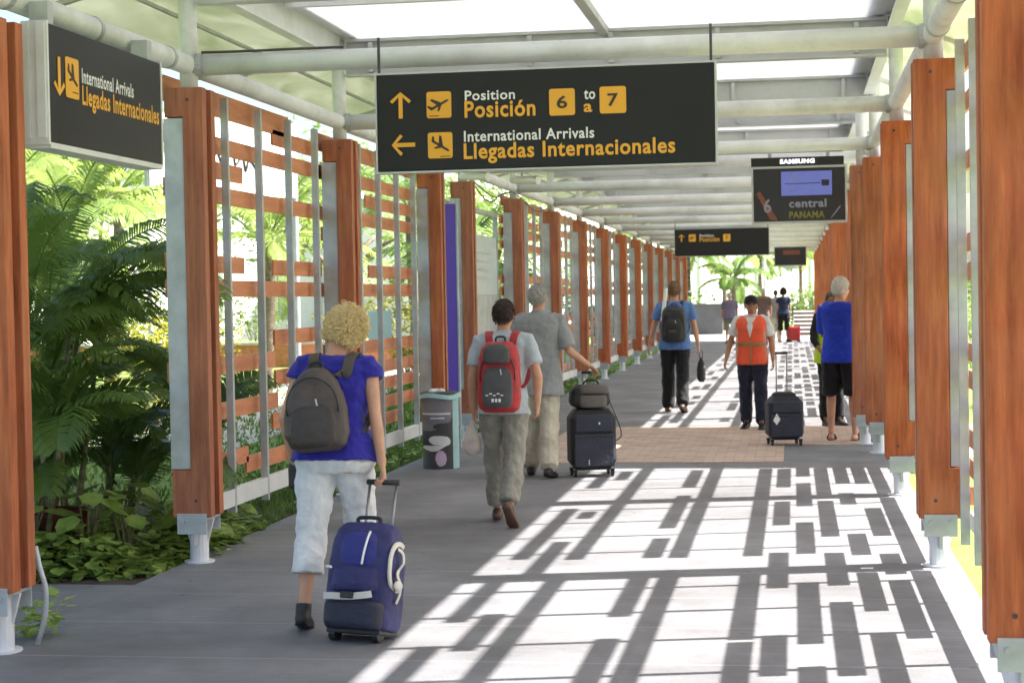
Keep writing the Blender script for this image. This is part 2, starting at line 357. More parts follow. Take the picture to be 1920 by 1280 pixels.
# ---------------------------------------------------------------- slatted screens
LV = [.46, .635, .81, .985, 1.16, 1.33, 1.81, 1.985, 2.48, 2.66, 2.835]
def screen(side, y0, y1, segs, label):
    """side -1 left / +1 right. segs: list of (z, ya, yb) or (z, ya, yb, h)"""
    xb, xs = (-4.0, -4.075) if side < 0 else (.985, 1.05)
    root = thing('slatted_screen', label, 'screen', (xb, y0, 0), 0, 'slatted screens between the orange posts')
    L = y1-y0
    mb = MB()
    for s_ in segs:
        z, a, b = s_[:3]; h = s_[3] if len(s_) > 3 else (.110 if side > 0 else .122)
        zz = z + rng.uniform(-.004, .004)
        mb.box(xs-xb-.010, xs-xb+.010, a-y0, b-y0, zz-h/2, zz+h/2)
    mb.build('slats', M['slat'], root, bevel=0.0)
    for k in range(4):
        yb = 1.15+.8*k
        if yb < L-.1:
            MB().box(-.027, .027, yb-.02, yb+.02, .2, 3.17).build('bar', M['steel'], root, bevel=.003)
    (MB().box(-.03, .025, .28, L, .25, .375) if side < 0 else MB().box(.053, .075, .28, L, .255, .36)).build('bottom_rail', M['railwhite'], root, bevel=.003)
    return root
def rand_segs(y0, y1, left=False):
    out = [(3.10, y0+.05, y1+.05, .15)]
    ed = [y0+.35+.8*k for k in range(5)]           # bar positions incl. hidden one
    for z in LV:
        if z in (1.81, 2.48): out.append((z, y0-.05, y1+.02)); continue
        dens = (.50 if z < 1.4 else .36) + (.22 if left else 0)
        k = 0; cuts = [y0+.02] + ed + [y1+.3]
        while k < len(cuts)-1:
            if rng.random() < dens:
                e = min(len(cuts)-1, k+rng.choice((1, 2, 2)))
                out.append((z, cuts[k]-.1, cuts[e]+.1)); k = e+1
            else: k += 1
    return out
near = [(3.10, 7.1, 11.1, .15), (.46, 8.9, 10.67), (.635, 9.68, 11.0), (.635, 7.2, 9.05), (.81, 10.55, 11.86), (.81, 8.1, 10.0), (.985, 8.85, 10.7), (.985, 7.0, 8.33),
        (1.16, 10.52, 11.94), (1.16, 8.15, 9.1), (1.33, 9.01, 11.12), (1.33, 7.0, 8.95), (1.81, 7.0, 11.07), (1.985, 9.75, 11.07), (1.985, 7.0, 9.15), (2.48, 7.0, 11.1),
        (2.66, 8.95, 9.95), (2.835, 9.73, 11.2), (2.835, 7.0, 9.1)]
# second and third bay, measured from the shadows on the floor
second = [(3.10, 11.15, 14.9, .15), (.46, 12.6, 14.21), (.46, 10.9, 11.75), (.635, 11.72, 12.75), (.81, 12.64, 14.78), (.635, 14.49, 15.31), (.985, 11.85, 13.45), (.985, 14.45, 16.19), (1.16, 13.32, 14.81),
          (1.33, 11.81, 14.89), (1.81, 11.83, 14.89), (1.985, 13.32, 15.44), (1.985, 11.86, 12.79), (2.48, 11.88, 14.89), (2.66, 11.15, 12.75), (2.66, 14.03, 14.48), (2.835, 11.95, 14.7)]
third = [(3.10, 14.91, 18.8, .15), (1.33, 14.9, 17.6), (1.81, 14.9, 18.8), (2.48, 14.9, 18.8), (1.985, 16.08, 17.6), (2.835, 16.2, 17.7), (2.66, 16.85, 17.65), (1.16, 15.88, 17.54), (.985, 16.75, 17.6), (.81, 15.24, 17.52), (.635, 16.05, 17.54), (.46, 16.0, 17.5)]
left1 = [(3.13, 11.1, 14.0, .17), (3.02, 13.55, 14.9), (2.835, 11.1, 14.95), (2.66, 11.2, 12.75), (2.48, 11.1, 14.95), (1.985, 11.1, 12.75), (1.985, 13.5, 14.95), (1.81, 11.1, 14.95),
         (1.26, 11.1, 13.5), (.93, 11.2, 13.55), (1.43, 13.5, 14.9), (.77, 13.4, 14.9), (.57, 11.2, 12.75), (.49, 12.7, 14.9), (1.11, 13.5, 14.9)]
left2 = [(3.1, 14.9, 18.8, .15), (2.835, 14.9, 18.8), (2.66, 16.6, 18.8), (2.48, 15.0, 18.8), (2.3, 15.0, 16.2), (1.985, 16.7, 18.8), (1.81, 15.0, 18.8), (1.26, 15.0, 18.8), (1.05, 15.0, 18.8), (.88, 16.0, 18.8), (.69, 15.0, 18.8), (.52, 15.0, 18.0)]
for i in range(len(LY)-1):
    if i in (0, 3, 4): continue
    y0, y1 = LY[i], LY[i+1]
    segs = left1 if i == 1 else left2 if i == 2 else rand_segs(y0, y1, True)
    nm = {1: 'widest grey barred screen with orange slats, behind the walking woman', 2: 'grey barred screen with orange slats beside the waste bin'}.get(i, '%s orange slatted screen along the garden side, past the notice board' % ORD[i-5])
    screen(-1, y0, y1, segs, nm)
for i in range(len(RY)-1):
    if i == 4: continue
    y0, y1 = RY[i], RY[i+1]
    segs = near if i == 1 else second if i == 2 else third if i == 3 else rand_segs(y0, y1)
    screen(1, y0, y1, segs, ('%s orange slatted screen on the sunny side, edge on, after %s post' % (ORD[i-1] if i else 'unseen', ORD[i-1] if i else 'the hidden')))

# ---------------------------------------------------------------- roof frame
for i, y in enumerate(GRID):
    mb = MB().tube([(-3.88, y+.13, 3.265), (.87, y+.13, 3.265)], .068, 16)
    o = mb.build('cross_tube', M['paint'], smooth=True, fix=True)
    for x in (-3.815, .805): MB().tube([(x-.02, y+.13, 3.265), (x+.02, y+.13, 3.265)], .078, 16).build('clamp', M['steel'], o)
    tag(o, '%s round grey cross tube overhead%s' % (ORD[i], {0: ', out of frame', 1: ', carrying the large black sign'}.get(i, '')), 'tube', 'round cross tubes under the roof')
for i, y in enumerate(GRID):
    yy = y+.13
    mb = MB().box(-3.83, .80, yy-.01, yy+.01, 3.66, 3.98)
    mb.box(-3.83, .80, yy-.06, yy-.0105, 3.955, 3.98); mb.box(-3.83, .80, yy+.0105, yy+.06, 3.955, 3.98)
    mb.box(-3.83, .80, yy-.06, yy-.0105, 3.66, 3.68); mb.box(-3.83, .80, yy+.0105, yy+.06, 3.66, 3.68)
    o = mb.build('cross_beam', M['beam'])
    bt = MB()
    for x in (-3.6, -2.2, -1.5, -.6, .55): bt.box(x-.02, x+.02, yy-.055, yy-.0105, 3.69, 3.95)
    bt.build('stiffener', M['beam'], o)
    tag(o, '%s deep grey beam spanning the walkway under the white roof' % ORD[i], 'beam', 'deep grey roof beams')
GE = GRID + [67.5]
YS = [3.2]+GRID+[66.5]
for i in range(len(YS)-1):
    y0, y1 = YS[i]+.135, YS[i+1]+.125
    o = MB().box(-3.80, .78, y0, y1, 3.995, 4.01).build('roof_panel', M['poly'])
    tag(o, '%s milky white translucent roof panel between beams' % ORD[i], 'roof panel', 'milky roof panels')
    if y1-y0 > 2:
        ym = (y0+y1)/2
        MB().box(-3.80, .78, ym-.025, ym+.025, 3.95, 3.994).build('joint_bar', M['paint'], o)
        MB().box(-1.60, -1.52, y0, ym-.03, 3.93, 3.994).build('purlin', M['beam'], o)
        MB().box(-1.60, -1.52, ym+.03, y1, 3.93, 3.994).build('purlin', M['beam'], o)
for sx, cx, lab in ((-1, -3.9, 'garden'), (1, .87, 'sunny')):
    o = MB().tube([(cx, 2, 3.27), (cx, 65, 3.27)], .066, 16).build('edge_tube', M['paint'], smooth=True)
    tag(o, 'long grey tube running above the %s side posts' % lab, 'tube')
    for y in LY+[9.2, 10.4]: MB().tube([(cx, y-.02+.32, 3.27), (cx, y+.02+.32, 3.27)], .073, 16).build('clamp', M['steel'], o)
    x0 = cx - sx*.02
    fb = MB().box(min(x0, x0-sx*.16), max(x0, x0-sx*.16), 2, 66, 4.013, 4.06)
    fb.box(x0-.012, x0+.012, 2, 66, 3.77, 4.012)
    fb.box(min(x0-sx*.0125, x0-sx*.09), max(x0-sx*.0125, x0-sx*.09), 2, 66, 3.77, 3.79)
    o = fb.build('fascia_beam', M['railwhite'])
    tag(o, 'pale fascia beam along the roof edge on the %s side' % lab, 'beam')
    wd = 1.0 if sx < 0 else .66
    ze = 3.70
    xa, xo = cx + sx*.03, cx + sx*wd
    e = thing('eave', 'sloping greenish translucent eave along the %s side of the roof' % lab, 'eave')
    sh = MB(); nx = 6
    sh.add([(xa, 2, 3.97), (xo, 2, ze), (xo, 66, ze), (xa, 66, 3.97), (xa, 2, 3.98), (xo, 2, ze+.01), (xo, 66, ze+.01), (xa, 66, 3.98)], [(0,1,2,3),(7,6,5,4),(0,4,5,1),(1,5,6,2),(2,6,7,3),(3,7,4,0)])
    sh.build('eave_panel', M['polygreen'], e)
    MB().box(min(xo, xo+sx*.03), max(xo, xo+sx*.03), 2, 66, ze-.03, ze+.03).build('edge_strip', M['beam'], e)
    xm = (xa+xo)/2; zm = (3.97+ze)/2-.03
    MB().tube([(xm, 2, zm), (xm, 66, zm)], .018, 8).build('support_rail', M['steel'], e)
    for y in YS[:-1]:
        r = MB().add([(xa, y+.10, 3.965), (xo, y+.10, ze-.005), (xo, y+.16, ze-.005), (xa, y+.16, 3.965), (xa, y+.10, 3.915), (xo, y+.10, ze-.035), (xo, y+.16, ze-.035), (xa, y+.16, 3.915)], [(0,1,2,3),(7,6,5,4),(0,4,5,1),(1,5,6,2),(2,6,7,3),(3,7,4,0)])
        r.build('bracket', M['beam'], e)

# loose cables
def cable(name_, label, pts, r=.009):
    o = MB().tube(_cv(pts, 6), r, 6).build('cable', M['bindark'], smooth=True); tag(o, label, 'cable')
cable('c', 'thin dark cable lying on the first cross tube over the garden side', [(-3.8, 11.10, 3.345), (-3.5, 11.12, 3.345), (-3.2, 11.11, 3.345), (-2.85, 11.12, 3.345)])
cable('c', 'dark cable sagging from the edge tube beside the white cameras', [(-3.86, 20.9, 3.20), (-3.80, 21.6, 2.98), (-3.82, 22.4, 2.95), (-3.87, 23.4, 3.10), (-3.88, 24.4, 3.19)])
cable('c', 'second dark cable looping below the edge tube past the notice board', [(-3.84, 20.9, 3.18), (-3.78, 22.0, 3.02), (-3.82, 23.0, 3.05), (-3.86, 24.5, 3.19), (-3.84, 26.5, 3.02), (-3.87, 28.4, 3.18)])
# unseen side canopy, added and sized so its shade covers the brick crossing
sc = thing('shade_canopy', 'unseen low flat canopy added to shade the brick crossing', 'canopy', (2.8, 20.8, 0))
MB().box(-1.72, 1.9, -2.75, 2.6, 2.95, 3.05).build('canopy_roof', M['beam'], sc)
for x in (-.2, 1.7):
    for y in (-2.3, 2.4): MB().box(x-.05, x+.05, y-.05, y+.05, 0, 2.95).build('leg', M['steel'], sc)

# ---------------------------------------------------------------- signs
def arrow_mb(cx, cz, L, wd, hw, th, d, y):
    """flat arrow pointing in direction d ('up','left','down'), XZ plane"""
    up = [(-th/2, -L/2), (th/2, -L/2), (th/2, L/2-th*1.2), (hw/2-th*.55, L/2-hw/2-th*.15), (hw/2, L/2-hw/2+th*.45), (0, L/2), (-hw/2, L/2-hw/2+th*.45), (-hw/2+th*.55, L/2-hw/2-th*.15), (-th/2, L/2-th*1.2)]
    rot = {'up': lambda x, z: (x, z), 'left': lambda x, z: (-z, x), 'down': lambda x, z: (-x, -z)}[d]
    mb = MB(); pts = [rot(*p) for p in up]
    mb.prism([(cx+x, cz+z) for x, z in pts], y-.003, y); return mb
def plane_mb(cx, cz, s, y, landing):
    """small aeroplane pictogram"""
    def rotp(pts, a): return [(x*cos(a)-z*sin(a), x*sin(a)+z*cos(a)) for x, z in pts]
    a = R(-32) if landing else R(27)
    fus = [(-.36, -.045), (-.30, -.055), (.34, -.045), (.42, 0), (.34, .035), (-.30, .035)]
    tail = [(-.36, -.03), (-.43, .15), (-.36, .15), (-.24, .0)]
    wing = [(-.06, .0), (-.22, .30), (-.13, .31), (.12, .02)]
    wing2 = [(-.02, -.02), (-.16, -.2), (-.08, -.2), (.12, -.01)]
    mb = MB()
    for k, p in enumerate((fus, tail, wing, wing2)):
        mb.prism([(cx+x*s, cz+z*s) for x, z in rotp(p, a)], y-.0022-.0004*k, y)
    base = .30
    mb.box(cx+(.0 if landing else -.38)*s, cx+(.38 if landing else 0)*s, y-.002, y, cz-.42*s, cz-.395*s)
    return mb
def rrect(x0, x1, z0, z1, r, y, th=.003):
    pts = []
    for (cx, cz, a0) in ((x1-r, z0+r, -90), (x1-r, z1-r, 0), (x0+r, z1-r, 90), (x0+r, z0+r, 180)):
        for k in range(5): a = R(a0+k*22.5); pts.append((cx+r*cos(a), cz+r*sin(a)))
    return MB().prism(pts, y-th, y)

W, H = 2.11, .605
def px(u, v):       # pixel of the photographed big sign -> metres on the board
    x = (u-707)/633*W; z = H-(v-(141-22*(u-707)/633))/183.5*H
    return x, z
def pbox(u0, u1, v0, v1):
    um, vm = (u0+u1)/2, (v0+v1)/2
    x0 = px(u0, vm)[0]; x1 = px(u1, vm)[0]; z1 = px(um, v0)[1]; z0 = px(um, v1)[1]
    return x0, x1, z0, z1
def overhead_sign(loc, label, lower, boxes):
    s = thing('overhead_sign', label, 'sign', loc)
    MB().box(0, W, 0, .09, 0, H).build('board', M['signblack'], s, bevel=.008)
    fr = MB().box(-.012, -.001, .004, .095, -.012, H+.012); fr.box(W+.001, W+.012, .004, .095, -.012, H+.012)
    fr.box(-.001, W+.001, .004, .095, -.012, -.001); fr.box(-.001, W+.001, .004, .095, H+.001, H+.012)
    fr.build('frame', M['signedge'], s)
    for x in (.01, W-.02):
        MB().box(x-.008, x+.008, .03, .045, H+.012, H+.24).build('hanger', M['bindark'], s)
    ax, az = px(753, 198)
    arrow_mb(ax, az, .165, .12, .135, .026, 'up', -.0005).build('arrow', M['yellow'], s)
    rrect(*pbox(803, 850, 172, 222), .015, -.0005).build('pictogram', M['yellow'], s)
    b = pbox(803, 850, 172, 222); plane_mb((b[0]+b[1])/2, (b[2]+b[3])/2, .17, -.0037, False).build('aeroplane_mark', M['signink'], s.children[-1] if s.children[-1].name.startswith('pictogram') else s)
    def t(txt, m, *bx, bold=.02): text_mb(txt, *pbox(*bx), y=-.003, bold=bold).build('lettering', M[m], s, fix=False)
    t('Position', 'white', 876, 971, 169, 188); t('Posición', 'yellow', 875, 1009, 188, 220, bold=.024)
    for (bx, ch) in boxes:
        q = rrect(*pbox(*bx), .015, -.0005).build('number_box', M['yellow'], s)
        cu0, cu1 = (bx[0]+bx[1])/2-10, (bx[0]+bx[1])/2+10; cv0, cv1 = (bx[2]+bx[3])/2-12, (bx[2]+bx[3])/2+12
        text_mb(ch, *pbox(cu0, cu1, cv0, cv1), y=-.006, bold=.02).build('number', M['signink'], q, fix=False)
    if lower:
        t('to', 'white', 1100, 1121, 169, 187); t('a', 'yellow', 1099, 1115, 195, 211, bold=.024)
        ax, az = px(757, 273)
        arrow_mb(ax, az, .15, .12, .135, .026, 'left', -.0005).build('arrow', M['yellow'], s)
        b = pbox(804, 851, 249, 298)
        q = rrect(*b, .015, -.0005).build('pictogram', M['yellow'], s)
        plane_mb((b[0]+b[1])/2, (b[2]+b[3])/2, .17, -.0037, True).build('aeroplane_mark', M['signink'], q)
        t('International Arrivals', 'white', 873, 1118, 242, 263); t('Llegadas Internacionales', 'yellow', 872, 1267, 263, 302, bold=.024)
    return s
overhead_sign((-2.565, 10.82, 2.51), 'large black overhead sign with yellow arrows for positions and international arrivals', True, [((1035, 1083, 167, 217), '6'), ((1129, 1178, 163, 213), '7')])
overhead_sign((-2.63, 40.0, 2.585), 'small distant black overhead sign with one arrow and yellow boxes', False, [((1035, 1083, 167, 217), '7')])

# the arrivals sign on the garden side, facing into the walkway
ls = thing('arrivals_sign', 'dark grey arrivals sign hung above the palm thicket, seen at a slant', 'sign', (-3.70, 8.45, 2.535))
b_ = MB().box(-.10, 0, .0, 1.60, .0, .60); b_.build('board', M['signblack'], ls, bevel=.004)
fr = MB().box(-.135, .004, -.02, -.001, -.012, .612); fr.box(-.135, .004, 1.601, 1.62, -.012, .612); fr.box(-.135, .004, -.001, 1.601, -.03, -.001)
fr.box(-.05, -.005, -.035, -.0205, .02, .60); fr.box(-.13, -.09, -.035, -.0205, .02, .60)
fr.build('frame', M['railwhite'], ls)
MB().box(-.12, -.02, .05, .12, .60, .72).build('hanger', M['steel'], ls); MB().box(-.12, -.02, 1.45, 1.52, .60, .72).build('hanger', M['steel'], ls)
Tz = Matrix(((0, -1, 0, 0), (1, 0, 0, 0), (0, 0, 1, 0), (0, 0, 0, 1)))     # XZ-plane art facing -Y -> YZ-plane facing +X
def la(mb, name, m, par=None): return mb.xf(Tz).build(name, m, par or ls, fix=False)
la(arrow_mb(.125, .345, .20, .12, .14, .03, 'down', -.001), 'arrow', M['yellow'])
q = la(rrect(.205, .375, .25, .46, .015, -.001), 'pictogram', M['yellow'])
la(plane_mb(.29, .36, .19, -.0042, True), 'aeroplane_mark', M['signink'], q)
la(text_mb('International Arrivals', .42, 1.16, .345, .425, -.002, bold=.02), 'lettering', M['white'])
la(text_mb('Llegadas Internacionales', .42, 1.56, .20, .335, -.002, bold=.024), 'lettering', M['yellow'])

# ---------------------------------------------------------------- monitors
M['scr'] = mat('screen_dark', (.012, .012, .016), .18, var=.05, emit=((.02, .018, .018), .12))
M['scrblue'] = mat('screen_blue', (.035, .04, .13), .3, emit=((.10, .12, .34), .26))
M['scrtxt'] = mat('screen_grey_text', (.12, .12, .14), .3, emit=((.2, .2, .23), .12))
M['scryel'] = mat('screen_yellow_text', (.12, .105, .02), .3, emit=((.22, .20, .03), .06))
M['scrred'] = mat('screen_rust_shape', (.07, .025, .018), .3, emit=((.2, .06, .03), .10))
M['scrwhite'] = mat('screen_white_text', (.7, .7, .75), .3, emit=((.9, .9, 1), .55))
def monitor(loc, label, far):
    s = thing('hanging_monitor', label, 'monitor', loc)
    MB().box(0, 1.02, 0, .09, 0, .62).build('casing', M['signedge'], s, bevel=.008)
    sc_ = MB().box(.022, .998, -.006, -.0005, .025, .595).build('screen', M['scr'], s)
    for x in (.2, .82): MB().box(x-.02, x+.02, .04, .07, .60, .82).build('hanger', M['steel'], s)
    if not far:
        b = MB().box(0, .99, .002, .08, .622, .715).build('brand_strip', M['black'], s)
        text_mb('SAMSUNG', .31, .68, .645, .695, -.001, bold=.04).build('lettering', M['scrwhite'], b, fix=False)
        bl = MB().box(.32, .86, -.008, -.0063, .30, .56).build('blue_window', M['scrblue'], sc_)
        MB().box(.36, .74, -.0095, -.0083, .425, .433).build('window_line', M['scr'], bl); MB().box(.75, .83, -.0095, -.0083, .40, .465).build('window_badge', M['scr'], bl)
        MB().prism([(.42, .525), (.45, .53), (.49, .48), (.46, .475)], -.0095, -.0083).build('window_mark', M['scrtxt'], bl)
        MB().prism([(.40, .39), (.42, .395), (.45, .37), (.43, .365)], -.0095, -.0083).build('window_mark', M['scrtxt'], bl)
        text_mb('central', .40, .80, .17, .26, -.0075, bold=.03).build('lettering', M['scrtxt'], sc_, fix=False)
        text_mb('PANAMA', .40, .78, .055, .13, -.0075, bold=.04).build('lettering', M['scryel'], sc_, fix=False)
        text_mb('6', .13, .21, .12, .27, -.0075, bold=.02).build('number', M['scrtxt'], sc_, fix=False)
        MB().prism([(.05, .33), (.09, .36), (.28, .04), (.20, .04)], -.0072, -.0063).build('screen_shape', M['scrred'], sc_)
        MB().prism([(.84, .05), (.85, .05), (.95, .17), (.94, .18)], -.0072, -.0063).build('screen_shape', M['scrtxt'], sc_)
    else:
        MB().box(.28, .82, -.008, -.0063, .36, .50).build('screen_shape', M['scrred'], sc_)
        MB().box(.30, .70, .0, .08, -.09, -.005).build('brand_strip', M['glassblue'], s)
    return s
monitor((-.43, 19.3, 2.455), 'hanging flat monitor with blue window on dark screen near the sunny side', False)
monitor((-.58, 56.5, 2.57), 'tiny far hanging monitor beyond the small sign', True)

# cameras by the purple panel post
for (x, y, z, l) in ((-3.60, 20.0, 3.10, 'white bullet camera next to the garden side edge tube'), (-3.15, 20.9, 3.10, 'white bullet camera hanging from a cross tube')):
    o = thing('security_camera', l, 'camera', (x, y, z), R(60))
    MB().tube([(0, -.2, 0), (0, .2, .03)], .05, 12).build('body', M['white'], o, smooth=False)
    MB().tube([(0, .05, .02), (0, .05, .17)], .015, 8).build('bracket', M['steel'], o)
    MB().box(-.06, .06, -.24, .1, .052, .062).build('hood', M['white'], o)

# purple panel, notice board beyond it
o = thing('purple_panel', 'tall narrow purple panel standing between two orange posts', 'panel', (-3.89, 19.9, 0))
MB().box(-.085, .075, -.02, .02, .58, 2.80).build('panel', M['purple'], o, bevel=.004)
f_ = MB().box(-.105, -.087, -.025, .025, 0, 2.85); f_.box(.077, .095, -.025, .025, 0, 2.85); f_.build('frame', M['steel'], o)
o = thing('notice_board', 'pale blue glazed notice board in a grey frame past the purple panel', 'board', (-4.12, 22.65, 0))
MB().box(-.02, .02, -1.6, 1.75, 1.76, 2.55).build('pane', M['glassblue'], o)
MB().box(-.02, .02, -1.6, 1.75, .4, 1.757).build('lower_panel', M['steel'], o)
f_ = MB()
for y in (-1.65, 0.0, 1.75): f_.box(-.03, .03, y, y+.045, 0, 2.9)
f_.box(-.028, .028, -1.6, 1.8, 2.84, 2.9); f_.build('frame', M['steel'], o)
nt_ = MB()
for k in range(4): nt_.box(.0215, .024, .25+.0*k, 1.2-.15*k, 2.3-.11*k, 2.33-.11*k)
nt_.build('notice', M['steel'], o)

# ---------------------------------------------------------------- waste bin
M['bindark_'] = mat('bin_charcoal', (.055, .055, .062), .5, var=.15, scale=6)
M['bingrey'] = mat('bin_violet_grey', (.21, .20, .24), .5, var=.08)
M['binteal'] = mat('bin_teal', (.36, .60, .62), .5, var=.08)
M['binwhite'] = mat('bin_white_print', (.7, .72, .74), .5, var=.05)
M['binpink'] = mat('bin_pink_print', (.55, .42, .58), .5, var=.08)
bn = thing('waste_bin', 'round charcoal waste bin with white animal mark and teal side', 'bin', (-3.555, 17.5, 0))
RB = .185
def cyl_patch(rows, r, nseg=10):
    mb = MB()
    for z, a, b in rows:
        for k in range(nseg+1):
            t = R(a+(b-a)*k/nseg); mb.v.append((r*sin(t), -r*cos(t), z))
    for i in range(len(rows)-1):
        for k in range(nseg): q = i*(nseg+1)+k; mb.f.append((q, q+1, q+nseg+2, q+nseg+1))
    return mb
MB().tube([(0, 0, 0), (0, 0, .74)], RB, 40).build('drum', M['bindark'], bn, smooth=False)
MB().tube([(0, 0, .735), (0, 0, .765), (0, 0, .775)], [RB+.012, RB+.012, RB*.9], 40).build('lid', M['bindark'], bn)
cyl_patch([(.735, -95, 52), (.60, -95, 52), (.52, -95, 50), (.47, -80, 42), (.40, -60, 0), (.385, -45, -20)], RB+.002, 24).build('upper_band', M['bingrey'], bn, smooth=True, fix=False)
cyl_patch([(.735, 53, 120), (.37, 53, 120), (.0, 53, 120)], RB+.003, 16).build('side_band', M['binteal'], bn, smooth=True, fix=False)
cyl_patch([(.565, -58, 45), (.548, -58, 45)], RB+.004, 16).build('print_line', M['binwhite'], bn, fix=False)
cyl_patch([(.52, -20, 25), (.507, -20, 25)], RB+.004, 8).build('print_line', M['binwhite'], bn, fix=False)
cyl_patch([(.335, -8, 12), (.325, -20, 34), (.30, -28, 42), (.27, -24, 44), (.245, -10, 40), (.235, -52, 30), (.215, -60, 18), (.195, -40, 8), (.18, -20, -5)], RB+.004, 14).build('animal_mark', M['binwhite'], bn, fix=False)
cyl_patch([(.185, 4, 18), (.15, -4, 27), (.10, -6, 30), (.05, 0, 25), (.03, 6, 16)], RB+.004, 10).build('animal_mark', M['binpink'], bn, fix=False)
bag = MB()
for k in range(24):
    a0 = 2*pi*k/24; 
rim = [[V(((RB+.02+.008*sin(5*a)+.01*j)*cos(a), (RB+.02+.008*sin(5*a)+.01*j)*sin(a), .755-.045*j+.012*sin(3*a+1))) for a in [2*pi*k/36 for k in range(36)]] for j in range(2)]
bag.loft(rim, False); bag.build('liner', M['binteal'], bn, smooth=True, fix=False)
pp = MB(); 
for k in range(5): pp.ball((rng.uniform(-.1, .08), rng.uniform(-.1, .1), .775), (rng.uniform(.03, .05), .04, .03), 8, 6)
pp.build('litter', M['railwhite'], bn, smooth=True)
# ---------------------------------------------------------------- people
def cloth(name, c, var=.12, rough=.85, scale=9, bump=.35, bscale=22, **k): return mat(name, c, rough, var=var, scale=scale, bump=bump, bscale=bscale, spec=.2, sheen=.15, **k)
M['skin'] = mat('skin_fair', (.56, .30, .20), .5, var=.10, scale=9, spec=.35)
M['skintan'] = mat('skin_tan', (.44, .22, .14), .5, var=.10, scale=9, spec=.35)
M['skindark'] = mat('skin_brown', (.26, .13, .08), .5, var=.10, scale=9, spec=.35)
M['blond'] = mat('hair_blond', (.88, .66, .36), .5, var=.25, scale=55, col2=(.52, .35, .16))
M['brownhair'] = mat('hair_brown', (.045, .022, .013), .45, var=.4, scale=30)
M['greyhair'] = mat('hair_grey', (.48, .47, .45), .5, var=.3, scale=40, col2=(.22, .21, .20))
M['whitehair'] = mat('hair_white', (.82, .80, .76), .5, var=.1, scale=40, col2=(.62, .59, .54))
M['ginger'] = mat('hair_light_brown', (.30, .17, .08), .5, var=.35, scale=40)
M['eye'] = mat('eye_dark', (.02, .015, .012), .2, var=.05)
M['lip'] = mat('lip', (.33, .13, .10), .5, var=.05)

fold_tex = bpy.data.textures.new('cloth_folds', 'CLOUDS'); fold_tex.noise_scale = .085; fold_tex.noise_depth = 2
def solid(mb, name, m, parent, voxel=.01, it=4, disp=0.0, sub=False):
    me = bpy.data.meshes.new(name); me.from_pydata(mb.v, [], mb.f); me.update()
    bm = bmesh.new(); bm.from_mesh(me); bmesh.ops.recalc_face_normals(bm, faces=bm.faces); bm.to_mesh(me); bm.free()
    o = bpy.data.objects.new(name, me); C.objects.link(o)
    r = o.modifiers.new('r', 'REMESH'); r.mode = 'VOXEL'; r.voxel_size = voxel
    sm = o.modifiers.new('s', 'SMOOTH'); sm.factor = .5; sm.iterations = it
    if disp:
        d = o.modifiers.new('d', 'DISPLACE'); d.texture = fold_tex; d.strength = disp; d.mid_level = .5; d.texture_coords = 'LOCAL'
        s2 = o.modifiers.new('s2', 'SMOOTH'); s2.factor = .5; s2.iterations = 2
    bpy.context.view_layer.update()
    nm = bpy.data.meshes.new_from_object(o.evaluated_get(bpy.context.evaluated_depsgraph_get()))
    nm.name = name; o.modifiers.clear(); o.data = nm; bpy.data.meshes.remove(me)
    nm.materials.clear(); nm.materials.append(m); nm.shade_smooth()
    if parent: o.parent = parent
    return o

def limb(mb, pts, ref=V((1, 0, 0)), n=14, ends=(True, True)):
    """pts: (position, rx, ry) - rx along the side axis, ry along the other"""
    P = [V(p[0]) for p in pts]; rings = []
    for i, (p, rx, ry) in enumerate(pts):
        t = (P[min(i+1, len(P)-1)]-P[max(i-1, 0)]).normalized()
        u = (ref - t*ref.dot(t)).normalized(); v = t.cross(u)
        rings.append([P[i] + u*rx*cos(2*pi*k/n) + v*ry*sin(2*pi*k/n) for k in range(n)])
    mb.loft(rings)
    for e, i in ((ends[0], 0), (ends[1], -1)):
        if e: r = min(pts[i][1], pts[i][2]); mb.ball(P[i], r*.98, 12, 8)
def torso(mb, rings, T, n=22, pw=2.4):
    out = []
    for z, hw, hd, cy in rings:
        rg = []
        for k in range(n):
            a = 2*pi*k/n; c_, s_ = cos(a), sin(a)
            rg.append(T @ V((hw*math.copysign(abs(c_)**(2/pw), c_), cy+hd*math.copysign(abs(s_)**(2/pw), s_), z)))
        out.append(rg)
    mb.loft(out)
def lerp(a, b, t): return a+(b-a)*t
def along(pts, t):
    i = min(int(t), len(pts)-2); return pts[i].lerp(pts[i+1], t-i)

